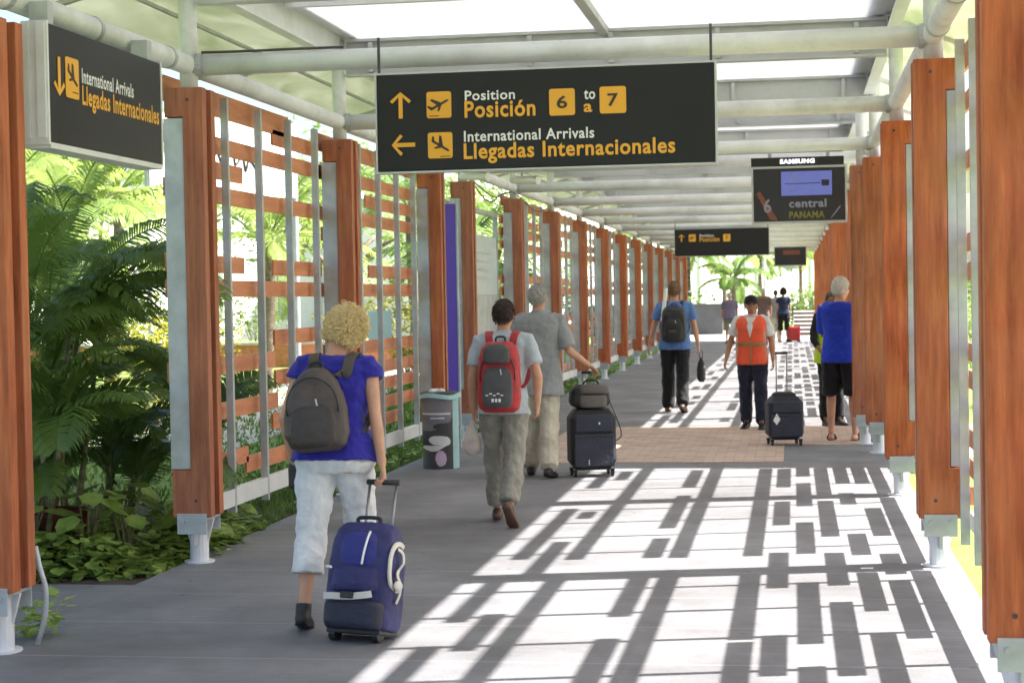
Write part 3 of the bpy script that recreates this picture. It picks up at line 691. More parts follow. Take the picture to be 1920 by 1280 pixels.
def hand(mb, wrist, d, palm_n, side, curl=25, s=1.0):
    """palm, four unequal fingers with bent knuckles, thumb from the side of the palm. palm_n: direction the palm faces; side: +1 right hand"""
    d = d.normalized(); pn = (palm_n - d*palm_n.dot(d)).normalized(); ac = d.cross(pn).normalized()
    # thumb side: for a hanging right hand with palm facing the thigh (-x) the thumb points forward
    thumb_ax = ac*(-1 if side > 0 else 1)
    if thumb_ax.y < -.2 and abs(d.z) > .6: thumb_ax = -thumb_ax
    limb(mb, [(wrist, .026*s, .019*s), (wrist+d*.035*s, .036*s, .016*s), (wrist+d*.085*s, .041*s, .014*s)], ref=thumb_ax, n=12, ends=(True, False))
    for k, (off, ln) in enumerate(((.031, .070), (.0105, .079), (-.0105, .073), (-.031, .056))):
        p = wrist + d*(.083+(.004 if k in (1, 2) else 0))*s + thumb_ax*off*s
        dr = d.copy(); a = R(curl*(.7+.12*k)); pts = [(p, .0095*s, .0095*s)]
        for seg, fr in enumerate((.45, .32, .23)):
            dr = (Matrix.Rotation(a*(1.0 if seg else .8), 3, d.cross(pn).normalized()) @ dr)
            if (dr.dot(pn) < 0 and seg == 0): dr = (Matrix.Rotation(-2*a*.8, 3, d.cross(pn).normalized()) @ dr); a = -a
            p = p + dr*ln*fr*s; pts.append((p, (.0088-.001*seg)*s, (.0088-.001*seg)*s))
        limb(mb, pts, ref=thumb_ax, n=8)
    p = wrist + d*.028*s + thumb_ax*.03*s; td = (thumb_ax*.75 + d*.75 + pn*.35).normalized(); pts = [(p, .0125*s, .0125*s)]
    for q, fr in enumerate((.036, .028, .024)):
        p = p + td*fr*s; pts.append((p, (.0115-.001*q)*s, (.0115-.001*q)*s)); td = (td*.8 + d*.35 + pn*.12).normalized()
    limb(mb, pts, ref=d, n=8)

def person(loc, rz, h, label, lean=3, legs=None, arms=None, head=(5, 0, 0), female=False, skin='skin', top=None, bottom=None, shoes=None,
           hair=None, voxel=.009, group=None, face=False, build_k=1.0):
    s = h/1.75
    root = thing('person', label, 'person', loc, rz, group)
    legs = legs or {'L': (0, 0, 0, 0), 'R': (0, 0, 0, 0)}
    # ---- legs
    TH, SH = .425, .42
    J = {}
    for S, sg in (('L', -1), ('R', 1)):
        f, kb, fp, sp = legs[S]
        hip = V((sg*(.092 if not female else .098), 0, 0))
        td = V((sg*sin(R(sp)), sin(R(f)), -cos(R(f)))).normalized(); sdn = V((sg*sin(R(sp))*.5, sin(R(f-kb)), -cos(R(f-kb)))).normalized()
        kn = hip+td*TH; an = kn+sdn*SH
        fd = V((sg*.14, cos(R(fp)), -sin(R(fp)))).normalized(); fu = V((0, sin(R(fp)), cos(R(fp))))
        J[S] = [hip, kn, an, fd, fu]
    low = min(min((J[S][2]-J[S][4]*.082).z, (J[S][2]-J[S][4]*.082+J[S][3]*.17).z - .0) for S in 'LR')
    hz = -low
    for S in 'LR':
        for i in range(3): J[S][i] = J[S][i]+V((0, 0, hz))
    T = Matrix.Translation((0, 0, hz)) @ Matrix.Rotation(-R(lean), 4, 'X')
    T3 = T.to_3x3()
    bk = build_k
    if female: rings = [(-.10, .15, .10, -.01), (-.04, .182, .122, -.012), (.05, .176, .115, -.008), (.15, .142, .098, .0), (.21, .132, .092, .0), (.30, .145, .105, .008), (.38, .158, .115, .012), (.46, .158, .098, .0), (.51, .135, .075, -.008), (.545, .07, .055, -.012)]
    else: rings = [(-.10, .145, .10, -.01), (-.04, .17, .118, -.012), (.05, .165, .112, -.006), (.15, .155, .106, 0), (.21, .152, .105, .0), (.30, .163, .112, .002), (.40, .176, .118, .0), (.465, .178, .104, -.006), (.51, .15, .08, -.012), (.545, .075, .06, -.014)]
    rings = [(z, a*bk, b*bk, c) for z, a, b, c in rings]
    B = MB(); torso(B, [(z, a*.96, b*.95, c) for z, a, b, c in rings], T)
    # head
    pit, turn, tilt = head
    piv = T @ V((0, .008, .575))
    HM = Matrix.Translation(piv) @ Matrix.Rotation(R(turn), 4, 'Z') @ Matrix.Rotation(-R(pit), 4, 'X') @ Matrix.Rotation(R(tilt), 4, 'Y')
    limb(B, [(T @ V((0, -.014, .49)), .085, .066), (T @ V((0, -.012, .56)), .054, .054), (HM @ V((0, -.006, .015)), .053, .056), (HM @ V((0, 0, .06)), .05, .06)])
    Hd = MB()
    Hd.ball((0, -.006, .125), (.075, .094, .098), 20, 14)
    Hd.ball((0, .034, .065), (.060, .058, .066), 16, 12)
    Hd.ball((0, .052, .022), (.036, .034, .026), 12, 8)
    limb(Hd, [((0, .084, .125), .009, .009), ((0, .100, .09), .013, .012), ((0, .092, .078), .018, .012)], n=8)
    Hd.ball((0, .076, .132), (.046, .018, .012), 12, 8)
    Hd.ball((0, .078, .044), (.026, .018, .013), 10, 8)
    for sx in (-1, 1):
        Hd.ball((sx*.078, -.012, .098), (.010, .022, .033), 10, 8); Hd.ball((sx*.045, .06, .085), (.022, .022, .02), 10, 8)
    Hd.xf(HM); B.add(Hd.v, Hd.f)
    # arms
    arms = arms or {}
    AJ = {}
    for S, sg in (('L', -1), ('R', 1)):
        a = dict(up=(sg*.14, .0, -1), fo=(sg*.02, .2, -1), curl=28, palm=None); a.update(arms.get(S, {}))
        sh = T @ V((sg*(.168 if female else .182)*bk, -.006, .478))
        ud = (T3 @ V(a['up'])).normalized(); fd = (T3 @ V(a['fo'])).normalized()
        el = sh+ud*.29; wr = el+fd*.245
        hd_ = V(a['hd']).normalized() if 'hd' in a else fd
        pn = V(a['palm']) if a['palm'] else V((-sg, .15, 0))
        AJ[S] = (sh, el, wr, hd_, wr+hd_*.09)
        thin = .88 if female else 1.0
        limb(B, [(sh, .052*thin, .052*thin), (sh.lerp(el, .35), .047*thin, .05*thin), (sh.lerp(el, .8), .039*thin, .041*thin), (el, .038*thin, .04*thin), (el.lerp(wr, .25), .040*thin, .040*thin), (el.lerp(wr, .65), .032*thin, .030*thin), (wr, .026, .022)], ref=V((1, .2, .1)))
        hand(B, wr, hd_, pn, sg, a['curl'])
    for S in 'LR':
        hip, kn, an, fd, fu = J[S]
        limb(B, [(hip+V((0, -.01, .02)), .085, .092), (hip.lerp(kn, .3), .078, .084), (hip.lerp(kn, .75), .056, .062), (kn, .051, .056), (kn.lerp(an, .28)+V((0, -.012, 0)), .050, .056), (kn.lerp(an, .6)+V((0, -.006, 0)), .040, .042), (kn.lerp(an, .92), .031, .036), (an, .032, .04)])
        sole = an - fu*.05
        limb(B, [(sole-fd*.05, .030, .028), (sole+fd*.03, .036, .036), (sole+fd*.10-fu*.012, .040, .022), (sole+fd*.165-fu*.022, .034, .014)], ref=fd.cross(fu))
    B.v = [tuple(V(p)*s) for p in B.v]
    body = solid(B, 'body', M[skin], root, voxel, 3)
    # ---- garments
    ek = .016
    if bottom:
        G = MB(); ln = bottom['len']; ez = bottom.get('ease', .014); hem = bottom.get('hem', .06)
        torso(G, [(z, a+ez, b+ez, c) for z, a, b, c in rings[:2]] + [(.05, rings[2][1]-.004, rings[2][2]-.004, rings[2][3]), (.09, rings[3][1]-.014, rings[3][2]-.014, 0)], T)
        for sx in (-1, 1): G.ball(T @ V((sx*.075, -.055, -.03)), (.085, .085, .09), 14, 10)
        for S in 'LR':
            hip, kn, an, fd, fu = J[S]; ch = [hip, kn, an]
            ts = [0, .25, .5, .8, 1.0, 1.25, 1.5, 1.75, 1.95]; rr = [.094, .090, .08, .07, .066, .066, .062, .060, .058]
            pts = []
            for t, r_ in zip(ts, rr):
                if t > ln: break
                k = r_+ez*.9
                k = lerp(k, max(k, hem), min(1, t/ln)**2)
                pts.append((along(ch, t)+V((0, -.008, 0)), k, k*1.04))
            pts.append((along(ch, ln)+V((0, -.006, 0)), max(hem, pts[-1][1]*.97), max(hem, pts[-1][1]*.97)))
            limb(G, pts, ends=(True, False))
        G.v = [tuple(V(p)*s) for p in G.v]
        solid(G, bottom.get('name', 'trousers'), M[bottom['mat']], root, voxel, 3, bottom.get('fold', .022))
    if top:
        G = MB(); ez = top.get('ease', .018); hem = top.get('hem', -.06); fl = top.get('flare', .012)
        rg = [(hem, rings[1][1]+ez+fl+.008, rings[1][2]+ez+fl+.01, -.01)]
        for z, a, b, c in rings[1:-1]:
            if z > hem+.03: rg.append((z, a+ez+fl*max(0, 1-(z-hem)/.35), b+ez+fl*max(0, 1-(z-hem)/.35), c))
        rg.append((.545, .085, .066, -.014)); 
        torso(G, rg, T)
        st = top.get('sleeve', .6)
        for S, sg in (('L', -1), ('R', 1)):
            sh, el, wr, _, _ = AJ[S]; ch = [sh, el, wr]
            pts = [(sh+(T3 @ V((-sg*.05, 0, .004))), .070, .072)]
            n_ = 4
            for k in range(n_+1):
                t = st*k/n_; r_ = lerp(.066, top.get('cuff', .066), k/n_) if st < 1 else lerp(.066, .042, k/n_)
                pts.append((along(ch, t), r_, r_*1.05))
            limb(G, pts, ref=V((1, .2, .1)), ends=(True, False))
        if top.get('collar'):
            limb(G, [(T @ V((0, -.014, .52)), .072, .070), (T @ V((0, -.010, .565)), .064, .062)], ends=(False, False))
        G.v = [tuple(V(p)*s) for p in G.v]
        solid(G, top.get('name', 'shirt'), M[top['mat']], root, voxel, 3, top.get('fold', .02))
    if shoes:
        for S in 'LR':
            hip, kn, an, fd, fu = J[S]; G = MB(); sole = an-fu*.05
            if shoes.get('sandal'):
                pts = [(sole-fd*.065-fu*.03, .036, .012), (sole+fd*.03-fu*.03, .036, .012), (sole+fd*.12-fu*.032, .045, .012), (sole+fd*.185-fu*.03, .036, .010)]
                limb(G, pts, ref=fd.cross(fu), ends=(False, False))
                for q in (.02, .10):
                    a_ = fd.cross(fu).normalized(); c_ = sole+fd*q-fu*.02; ht = .062 if q < .05 else .05
                    G.tube([c_+a_*(.045*cos(pi*k/8))+fu*(ht*sin(pi*k/8)) for k in range(9)], .011, 6)
            else:
                limb(G, [(sole-fd*.068-fu*.008, .036, .030), (sole-fd*.03+fu*.012, .040, .046), (sole+fd*.03+fu*.004, .041, .044), (sole+fd*.10-fu*.008, .047, .030), (sole+fd*.165-fu*.016, .044, .022), (sole+fd*.195-fu*.02, .03, .016)], ref=fd.cross(fu))
                if shoes.get('high'): limb(G, [(sole, .042, .048), (an+fu*.035, .043, .048)], ref=fd.cross(fu), ends=(False, False))
                a_ = fd.cross(fu).normalized()
                limb(G, [(sole-fd*.075-fu*.030, .037, .010), (sole+fd*.03-fu*.030, .039, .010), (sole+fd*.12-fu*.032, .049, .010), (sole+fd*.19-fu*.028, .036, .009)], ref=fd.cross(fu))
            G.v = [tuple(V(p)*s) for p in G.v]
            solid(G, 'sandal' if shoes.get('sandal') else 'shoe', M[shoes['mat']], root, max(.007, voxel*.8), 2)
    if hair:
        kind, hm = hair[0], hair[1]
        ic = bmesh.new(); bmesh.ops.create_icosphere(ic, subdivisions=5, radius=1)
        hm_v = []
        for v in ic.verts:
            d = v.co.normalized()
            if kind == 'bald': lim = -.25 if d.y < .1 else .9
            elif kind == 'curly': lim = -.62 if d.y < .1 else lerp(-.5, .45, min(1, (d.y-.1)/.5))
            else: lim = lerp(-.40, -.78, min(1, max(0, -d.y)/.6)) if d.y < .0 else lerp(-.40, .42, min(1, d.y/.6))
            mk = max(0, min(1, (d.z-lim)/.10)); mk = mk*mk*(3-2*mk)
            if kind == 'bald' and d.z > .55: mk = 0 if d.z > .7 else mk*(1-(d.z-.55)/.15)
            nz_ = noise.noise(d*6)*.07 + noise.noise(V((d.x*22, d.y*22, d.z*7)))*.06
            k_ = lerp(.80, (1.10 if kind != 'curly' else 1.22)+nz_*(1 if kind != 'bald' else .3)*(2 if kind == 'curly' else 1), mk)
            k_ = k_ if kind != 'bald' else lerp(.8, 1.045, mk)
            hm_v.append(HM @ V((d.x*.076*k_, d.y*.095*k_-.008, d.z*.100*k_+.122)))
        G = MB(); ic.verts.ensure_lookup_table(); G.add(hm_v, [[v.index for v in f.verts] for f in ic.faces]); ic.free()
        if kind == 'curly':
            rr_ = random.Random(3)
            for q in range(1250):
                while True:
                    d = V((rr_.gauss(0, 1), rr_.gauss(0, 1), rr_.gauss(0, 1))).normalized()
                    lim = -.68 if d.y < .1 else lerp(-.5, .42, min(1, (d.y-.1)/.5))
                    if d.z > lim: break
                kk = rr_.uniform(1.18, 1.42)+max(0, rr_.gauss(0, .08))
                c0 = V((d.x*.078*kk, d.y*.096*kk-.008, d.z*.102*kk+.122)); ax = V((rr_.gauss(0, 1), rr_.gauss(0, 1), rr_.gauss(0, 1))).normalized(); u_ = ax.orthogonal().normalized(); w_ = ax.cross(u_)
                rad = rr_.uniform(.008, .015); turns = rr_.uniform(1.0, 1.7)
                pts = [HM @ (c0+u_*rad*cos(2*pi*turns*k/9)+w_*rad*sin(2*pi*turns*k/9)+ax*.022*(k/9-.5)) for k in range(10)]
                G.tube(pts, [.0017]*10, 4)
        else:
            rr_ = random.Random(int(h*1000))
            for q in range(2600 if voxel < .012 else 0):
                d = V((rr_.gauss(0, 1), rr_.gauss(0, 1), rr_.gauss(0, 1))).normalized()
                lim = lerp(-.36, -.74, min(1, max(0, -d.y)/.6)) if d.y < .0 else lerp(-.36, .46, min(1, d.y/.6))
                if d.z < lim: continue
                kk = rr_.uniform(1.04, 1.12); P0 = V((d.x*.076*kk, d.y*.095*kk-.008, d.z*.100*kk+.122))
                fl = (V((d.x*.2+rr_.gauss(0, .25), -.35+rr_.gauss(0, .25), -.9 if d.z < .75 else rr_.gauss(0, .2)))).normalized(); fl = (fl-d*fl.dot(d)*.8+d*.28).normalized()
                ln_ = rr_.uniform(.016, .034)
                G.tube([HM @ P0, HM @ (P0+fl*ln_*.6), HM @ (P0+fl*ln_+d*-.002)], [.0016, .0014, .0006], 3, False)
        G.v = [tuple(V(p)*s) for p in G.v]
        G.build('hair', M[hm], root, smooth=True, fix=False)
    if face:
        G = MB()
        for sx in (-1, 1): G.ball(HM @ V((sx*.030, .0835, .113)), (.009, .006, .0065), 8, 6)
        G.v = [tuple(V(p)*s) for p in G.v]; 
        half = len(G.v)//2
        for q in range(2):
            e = MB(); nv = len(G.v)//2; e.v = G.v[q*nv:(q+1)*nv]; nf = len(G.f)//2; e.f = [tuple(i-q*nv for i in f) for f in G.f[q*nv and nf:(q+1)*nf]]
            e.build('eye', M['eye'], root, smooth=True)
        mth = MB(); mth.ball(HM @ V((0, .0935, .046)), (.024, .006, .006), 10, 6); mth.v = [tuple(V(p)*s) for p in mth.v]; mth.build('mouth', M['lip'], root, smooth=True)
    Mw = Matrix.Translation(loc) @ Matrix.Rotation(rz, 4, 'Z')
    Sm = Matrix.Scale(s, 4)
    info = dict(root=root, up=Mw @ Sm @ T, head=Mw @ Sm @ HM, local_head=Sm @ HM, local_up=Sm @ T, world=Mw @ Sm, s=s,
                hand={S: Mw @ Sm @ AJ[S][4] for S in 'LR'}, arms=AJ, J=J, T=T)
    return info

def cap_hat(info, m):
    """peaked cap worn on the head (clothing: a child of the person)"""
    G = MB(); rings = []
    for z, k in ((.128, 1.0), (.155, 1.03), (.185, .98), (.21, .82), (.226, .5), (.231, .1)):
        rings.append([V((.084*k*cos(2*pi*j/28), .104*k*sin(2*pi*j/28)-.006, z)) for j in range(28)])
    G.loft(rings)
    n = 12; top = []
    for y, k in ((.06, 1.0), (.11, .98), (.138, .78), (.150, .4)):
        for j in range(n+1): a = -1+2*j/n; top.append(V((.078*k*a, y-.02*a*a, .145-.10*(y-.06)*1.0-.012*a*a)))
    o = len(G.v); G.v += [tuple(p) for p in top]; G.v += [tuple(p-V((0, 0, .006))) for p in top]
    m_ = len(top)
    for r_ in range(3):
        for j in range(n):
            a = o+r_*(n+1)+j; G.f += [(a, a+1, a+n+2, a+n+1), (a+m_+n+1, a+m_+n+2, a+m_+1, a+m_)]
    G.xf(info['local_head'])
    return G.build('cap', M[m], info['root'], smooth=True)

def ribbon(pts, wid, th, side):
    """flat strap through pts; side = width axis"""
    mb = MB(); P = [V(p) for p in pts]; rings = []
    for i, p in enumerate(P):
        t = (P[min(i+1, len(P)-1)]-P[max(i-1, 0)]).normalized(); a = side[i] if isinstance(side, list) else side
        u = (V(a)-t*V(a).dot(t)).normalized(); n_ = t.cross(u)
        rings.append([p+u*wid/2+n_*th/2, p-u*wid/2+n_*th/2, p-u*wid/2-n_*th/2, p+u*wid/2-n_*th/2])
    return mb.loft(rings)
def smooth_path(pts, n=6):
    P = [V(p) for p in pts]; out = []
    for i in range(len(P)-1):
        p0, p1, p2, p3 = P[max(i-1, 0)], P[i], P[i+1], P[min(i+2, len(P)-1)]
        for k in range(n):
            t = k/n; out.append(.5*((2*p1)+(-p0+p2)*t+(2*p0-5*p1+4*p2-p3)*t*t+(-p0+3*p1-3*p2+p3)*t**3))
    out.append(P[-1]); return out

def backpack(info, label, base, width, height, depth, cols, style, dx=0.0, tilt=0.0, vox=.008):
    """worn on the back; local frame: x side, +y to the wearer, z up along the back; origin under the bag"""
    up = info['up']; 
    loc = up @ V((dx, base[0], base[1]))
    root = bpy.data.objects.new('backpack', None); C.objects.link(root)
    q = up.to_quaternion() @ Euler((0, R(tilt), 0)).to_quaternion()
    root.matrix_world = Matrix.LocRotScale(loc, q, None)
    tag(root, label, 'backpack')
    G = MB(); prof = {'soft': [(0, .62, .62), (.06, .86, .86), (.2, 1.0, 1.0), (.45, .98, .98), (.68, .86, .86), (.85, .66, .7), (.96, .42, .46), (1.0, .2, .25)],
                      'tall': [(0, .7, .7), (.05, .92, .92), (.2, 1.0, 1.0), (.5, .98, 1.0), (.75, .95, .92), (.9, .84, .74), (.98, .62, .5), (1.0, .35, .3)]}[style]
    rg = []
    for t, kw, kd in prof:
        hw = width/2*kw; dp = depth*kd
        rg.append([V((hw*math.copysign(abs(cos(a))**.75, cos(a)), -dp/2+ (depth-dp)*0.0 + dp/2*math.copysign(abs(sin(a))**.75, sin(a)), t*height)) for a in [2*pi*k/28 for k in range(28)]])
    G.loft(rg)
    shell = solid(G, 'shell', M[cols[0]], root, vox, 4, .012)
    # front pocket
    P_ = MB(); pk = [(.03, .7, .5), (.10, .95, .9), (.3, 1, 1), (.46, .92, .8), (.54, .6, .35)] if style == 'soft' else [(.06, .75, .4), (.12, .95, .9), (.35, 1, 1), (.55, .9, .8), (.64, .6, .4)]
    rg = []
    pw, pd = width*.36, depth*.34
    for t, kw, kd in pk:
        rg.append([V((pw*kw*math.copysign(abs(cos(a))**.75, cos(a)), -depth*.93+pd*.1-pd*.5*kd+pd*.5*kd*math.copysign(abs(sin(a))**.75, sin(a))+.03*kd, t*height)) for a in [2*pi*k/24 for k in range(24)]])
    P_.loft(rg); solid(P_, 'front_pocket', M[cols[1]], root, vox, 3, .008)
    # zips
    Z = MB()
    arc = [V((width*.40*sin(a)*1.0, -depth*.80-.012-.10*depth*cos(a*.9), height*(.50+.36*cos(a)))) for a in [R(-100+200*k/16) for k in range(17)]]
    Z.tube(arc, .0045, 6); Z.build('zip', M[cols[2]], root, smooth=True)
    zp = MB().tube([(width*.08, -depth*1.03, height*.60), (width*.10, -depth*1.06, height*.52)], .005, 6)
    zp.build('zip_pull', M['steel'], root)
    hl = MB().tube(smooth_path([(-.035, -.02, height*.97), (-.03, -.02, height*1.06), (.03, -.02, height*1.06), (.035, -.02, height*.97)]), .008, 8)
    hl.build('grab_handle', M[cols[2]], root, smooth=True)
    # shoulder straps: over the shoulder and down the chest, in the wearer's frame
    inv = root.matrix_world.inverted() @ up
    for sg in (-1, 1):
        pts = [(sg*.055+dx, -.115, base[1]/1.0+height/info['s']*.90), (sg*.085, -.125, .44), (sg*.10, -.105, .515), (sg*.11, -.02, .553), (sg*.118, .075, .515), (sg*.13, .142, .42), (sg*.15, .13, .30), (sg*.178, .02, .20), (sg*.15, -.10, .12)]
        pts = [inv @ V(p) for p in smooth_path(pts, 5)]
        ribbon(pts, .055, .012, V((1, 0, 0))).build('shoulder_strap', M[cols[3]], root)
    return root

M['darkzip'] = mat('dark_zip', (.015, .015, .015), .4)
M['blue_top'] = cloth('blue_blouse', (.028, .025, .29), scale=5)
M['white_pants'] = cloth('white_cotton', (.70, .71, .74), scale=5, bump=.5)
M['blackshoe'] = mat('black_shoe', (.014, .014, .015), .5)
M['brownpack'] = mat('brown_nylon', (.075, .056, .052), .55, var=.2, scale=7, bump=.3, bscale=18)
M['brownpack2'] = mat('brown_nylon_dark', (.042, .031, .028), .5, var=.2, scale=7, bump=.3, bscale=18)
M['brownstrap'] = mat('brown_webbing', (.075, .062, .05), .8)
M['darkzip'] = mat('dark_zip', (.015, .015, .015), .4)
M['lightgrey_tee'] = cloth('pale_blue_grey_tee', (.42, .47, .52), scale=5)
M['khaki'] = cloth('grey_khaki', (.27, .255, .22), scale=5, bump=.5)
M['brownshoe'] = mat('brown_shoe', (.10, .055, .035), .6)
M['redpack'] = mat('red_nylon', (.42, .022, .03), .55, var=.15, scale=7, bump=.25, bscale=18)
M['greypack'] = mat('grey_nylon', (.075, .072, .078), .6, var=.15, scale=7, bump=.25, bscale=18)
M['grey_shirt'] = cloth('grey_linen', (.26, .27, .285), scale=4, bump=.4)
M['beige'] = cloth('beige_cotton', (.58, .53, .43), scale=5, bump=.5)
M['blue_tee'] = cloth('mid_blue_tee', (.10, .20, .46), scale=5)
M['black_pants'] = cloth('black_cotton', (.014, .014, .017), scale=5)
M['blackpack'] = mat('black_nylon', (.015, .015, .017), .5, var=.15, bump=.25, bscale=18)
M['white_shirt'] = cloth('white_shirt', (.70, .71, .73), scale=5)
M['navy'] = cloth('navy_trousers', (.022, .024, .05), scale=5)
M['orange_vest'] = mat('orange_vest', (.88, .11, .045), .7, var=.08, scale=5, bump=.3, bscale=14)
M['vest_band'] = mat('vest_band', (.30, .22, .09), .6)
M['vest_silver'] = mat('vest_silver', (.75, .45, .38), .5)
M['royal'] = cloth('royal_blue', (.018, .045, .46), scale=5)
M['lime'] = mat('lime_vest', (.50, .80, .03), .7, var=.08)
M['purple_shirt'] = cloth('mauve_shirt', (.17, .14, .22), scale=5)
M['brown_shirt'] = cloth('brown_shirt', (.16, .10, .09), scale=5)
M['darkblue'] = cloth('dark_blue_top', (.02, .03, .07), scale=5)
M['paleblue'] = cloth('pale_blue_top', (.30, .40, .52), scale=5)

# 1 woman with the blue wheeled bag
w1 = person((-2.40, 9.02, 0), 0.0, 1.70, 'curly blond woman in blue blouse and white cropped trousers pulling a blue bag', lean=7,
    legs={'L': (-13, 12, 14, 2), 'R': (18, 6, -6, 1)}, head=(26, -14, 16), female=True, build_k=1.12,
    arms={'R': dict(up=(.16, -.14, -1), fo=(.16, -.04, -1), curl=62, palm=(-1, -.2, 0)), 'L': dict(up=(-.34, -.10, -1), fo=(.10, .42, -.9), curl=50)},
    skin='skin', top=dict(mat='blue_top', sleeve=.24, hem=-.03, name='blouse', cuff=.074, flare=.014, fold=.034), bottom=dict(mat='white_pants', len=1.52, hem=.088, ease=.022, name='cropped_trousers', fold=.034),
    shoes=dict(mat='blackshoe', high=True), hair=('curly', 'blond'), voxel=.0075)
backpack(w1, 'brown backpack on the back of the curly blond woman', (-.125, .015), .345, .44, .175, ['brownpack', 'brownpack2', 'darkzip', 'brownstrap'], 'soft', dx=-.035, tilt=-5)
# 2 man with the red backpack
w2 = person((-2.17, 13.12, 0), 0.0, 1.70, 'brown haired man in pale tee and khaki trousers wearing a red backpack', lean=4,
    legs={'L': (12, 6, 2, 0), 'R': (-11, 24, 48, -1)}, head=(6, 0, 0), arms={'R': dict(up=(.32, -.16, -1), fo=(-.08, .45, -.9), curl=45), 'L': dict(up=(-.20, -.1, -1), fo=(-.02, .25, -1), curl=45)},
    skin='skin', top=dict(mat='lightgrey_tee', sleeve=.68, hem=-.09, cuff=.072, collar=True), bottom=dict(mat='khaki', len=1.94, hem=.072, ease=.022, fold=.036), shoes=dict(mat='brownshoe'), hair=('short', 'brownhair'), voxel=.008, build_k=1.02)
bp2 = backpack(w2, 'red and grey backpack on the man in khaki trousers', (-.13, -.075), .33, .53, .19, ['redpack', 'greypack', 'darkzip', 'redpack'], 'tall')
G = MB()
for k in range(5): G.box(-.075+.028*k, -.055+.028*k, -.262, -.255, .12+.012*(k % 2), .128+.012*(k % 2))
for k in range(3): G.box(-.03+.026*k, -.014+.026*k, -.262, -.255, .075, .10)
G.build('print_mark', M['white'], bp2)
G = MB(); rg = []
for z, k in ((.36, .9), (.40, 1.0), (.47, .95), (.505, .6)): rg.append([V((.105*k*cos(a), -.205+.035*k*sin(a), z)) for a in [2*pi*j/20 for j in range(20)]])
G.loft(rg); solid(G, 'mesh_pouch', M['greypack'], bp2, .008, 3, .008)
# 3 grey haired man with stacked luggage
w3 = person((-2.40, 16.55, 0), 0.0, 1.85, 'tall grey haired man in loose grey shirt holding a suitcase handle', lean=3,
    legs={'L': (12, 5, 0, 1), 'R': (-7, 8, 8, 1)}, head=(8, -8, 0), arms={'R': dict(up=(.30, -.02, -.95), fo=(.52, .42, -.42), curl=65, palm=(0, 0, -1)), 'L': {}},
    skin='skin', top=dict(mat='grey_shirt', sleeve=.9, hem=-.20, cuff=.078, flare=.022, ease=.026, collar=True), bottom=dict(mat='beige', len=1.95, hem=.085, ease=.026, fold=.034), shoes=dict(mat='blackshoe'), hair=('short', 'greyhair'), voxel=.009, build_k=1.04)
pb = thing('plastic_bag', 'small pale plastic bag held low by the man with the red backpack', 'bag', w2['hand']['L']+V((-.02, .02, -.27)))
G = MB(); G.loft([[V((.075*k*cos(a), .03*k*sin(a), z)) for a in [2*pi*j/16 for j in range(16)]] for z, k in ((0, .5), (.04, 1), (.12, .9), (.2, .5), (.26, .18))])
M['palebag'] = mat('pale_plastic', (.62, .52, .48), .35, var=.1, bump=.3, bscale=18); solid(G, 'pouch', M['palebag'], pb, .008, 2, .014)
cb = thing('camera_bag', 'little dark bag at the left hip of the curly blond woman', 'bag', w1['hand']['L']+V((-.0, .0, -.08)))
G = MB(); G.loft([[V((.04*k*math.copysign(abs(cos(a))**.6, cos(a)), .055*k*math.copysign(abs(sin(a))**.6, sin(a)), z)) for a in [2*pi*j/20 for j in range(20)]] for z, k in ((0, .8), (.02, 1), (.12, 1), (.14, .8))]); solid(G, 'pouch', M['brownpack2'], cb, .007, 2, .006)
MB().tube([(0, -.03, .13), (0, -.02, .2), (0, .02, .2), (0, .03, .13)], .005, 6).build('strap', M['darkzip'], cb)
# 4 man with the black backpack
w4 = person((-1.71, 25.7, 0), 0.0, 1.92, 'man in blue tee and black trousers with a black backpack carrying a dark bag', lean=2,
    legs={'L': (8, 6, 0, 1), 'R': (-9, 14, 16, 1)}, head=(4, 0, 0), arms={'R': dict(up=(.26, -.05, -1), fo=(.18, .12, -1), curl=50), 'L': dict(up=(-.32, -.04, -1), fo=(-.26, .1, -1), curl=40)},
    skin='skin', top=dict(mat='blue_tee', sleeve=.66, hem=-.1, cuff=.074, ease=.028), bottom=dict(mat='black_pants', len=1.95, hem=.088, ease=.022, fold=.022), shoes=dict(mat='brownshoe'), hair=('short', 'ginger'), voxel=.011, build_k=1.05)
bp4 = backpack(w4, 'black backpack with a white roll on the man in blue tee', (-.13, -.0), .37, .52, .20, ['blackpack', 'blackpack', 'darkzip', 'blackpack'], 'tall', vox=.011)
G = MB(); G.box(-.06, .05, -.272, -.268, .14, .17); G.build('print_mark', M['greypack'], bp4)
rl = thing('paper_roll', 'white paper roll sticking out of the black backpack', 'roll', bp4.matrix_world @ V((-.155, -.06, .36)))
G = MB().tube([(0, 0, 0), (.05, .02, .42)], .028, 12); G.tube([(-.03, -.01, -.06), (0, 0, 0)], [.012, .028], 12); G.build('sheet', M['white'], rl, smooth=False)
hb = w4['hand']['R']
db = thing('hand_bag', 'limp dark bag hanging from the hand of the backpacked man', 'bag', (hb.x+.02, hb.y, hb.z-.44))
G = MB(); G.loft([[V((.065*k*cos(a), .04*k*sin(a), z)) for a in [2*pi*j/16 for j in range(16)]] for z, k in ((0, .6), (.05, 1), (.2, 1), (.3, .7), (.36, .25))]); solid(G, 'pouch', M['blackpack'], db, .012, 3, .01)
MB().tube([(-.02, 0, .34), (-.02, 0, .44), (.0, 0, .47), (.02, 0, .44), (.02, 0, .34)], .007, 6).build('strap', M['blackpack'], db)
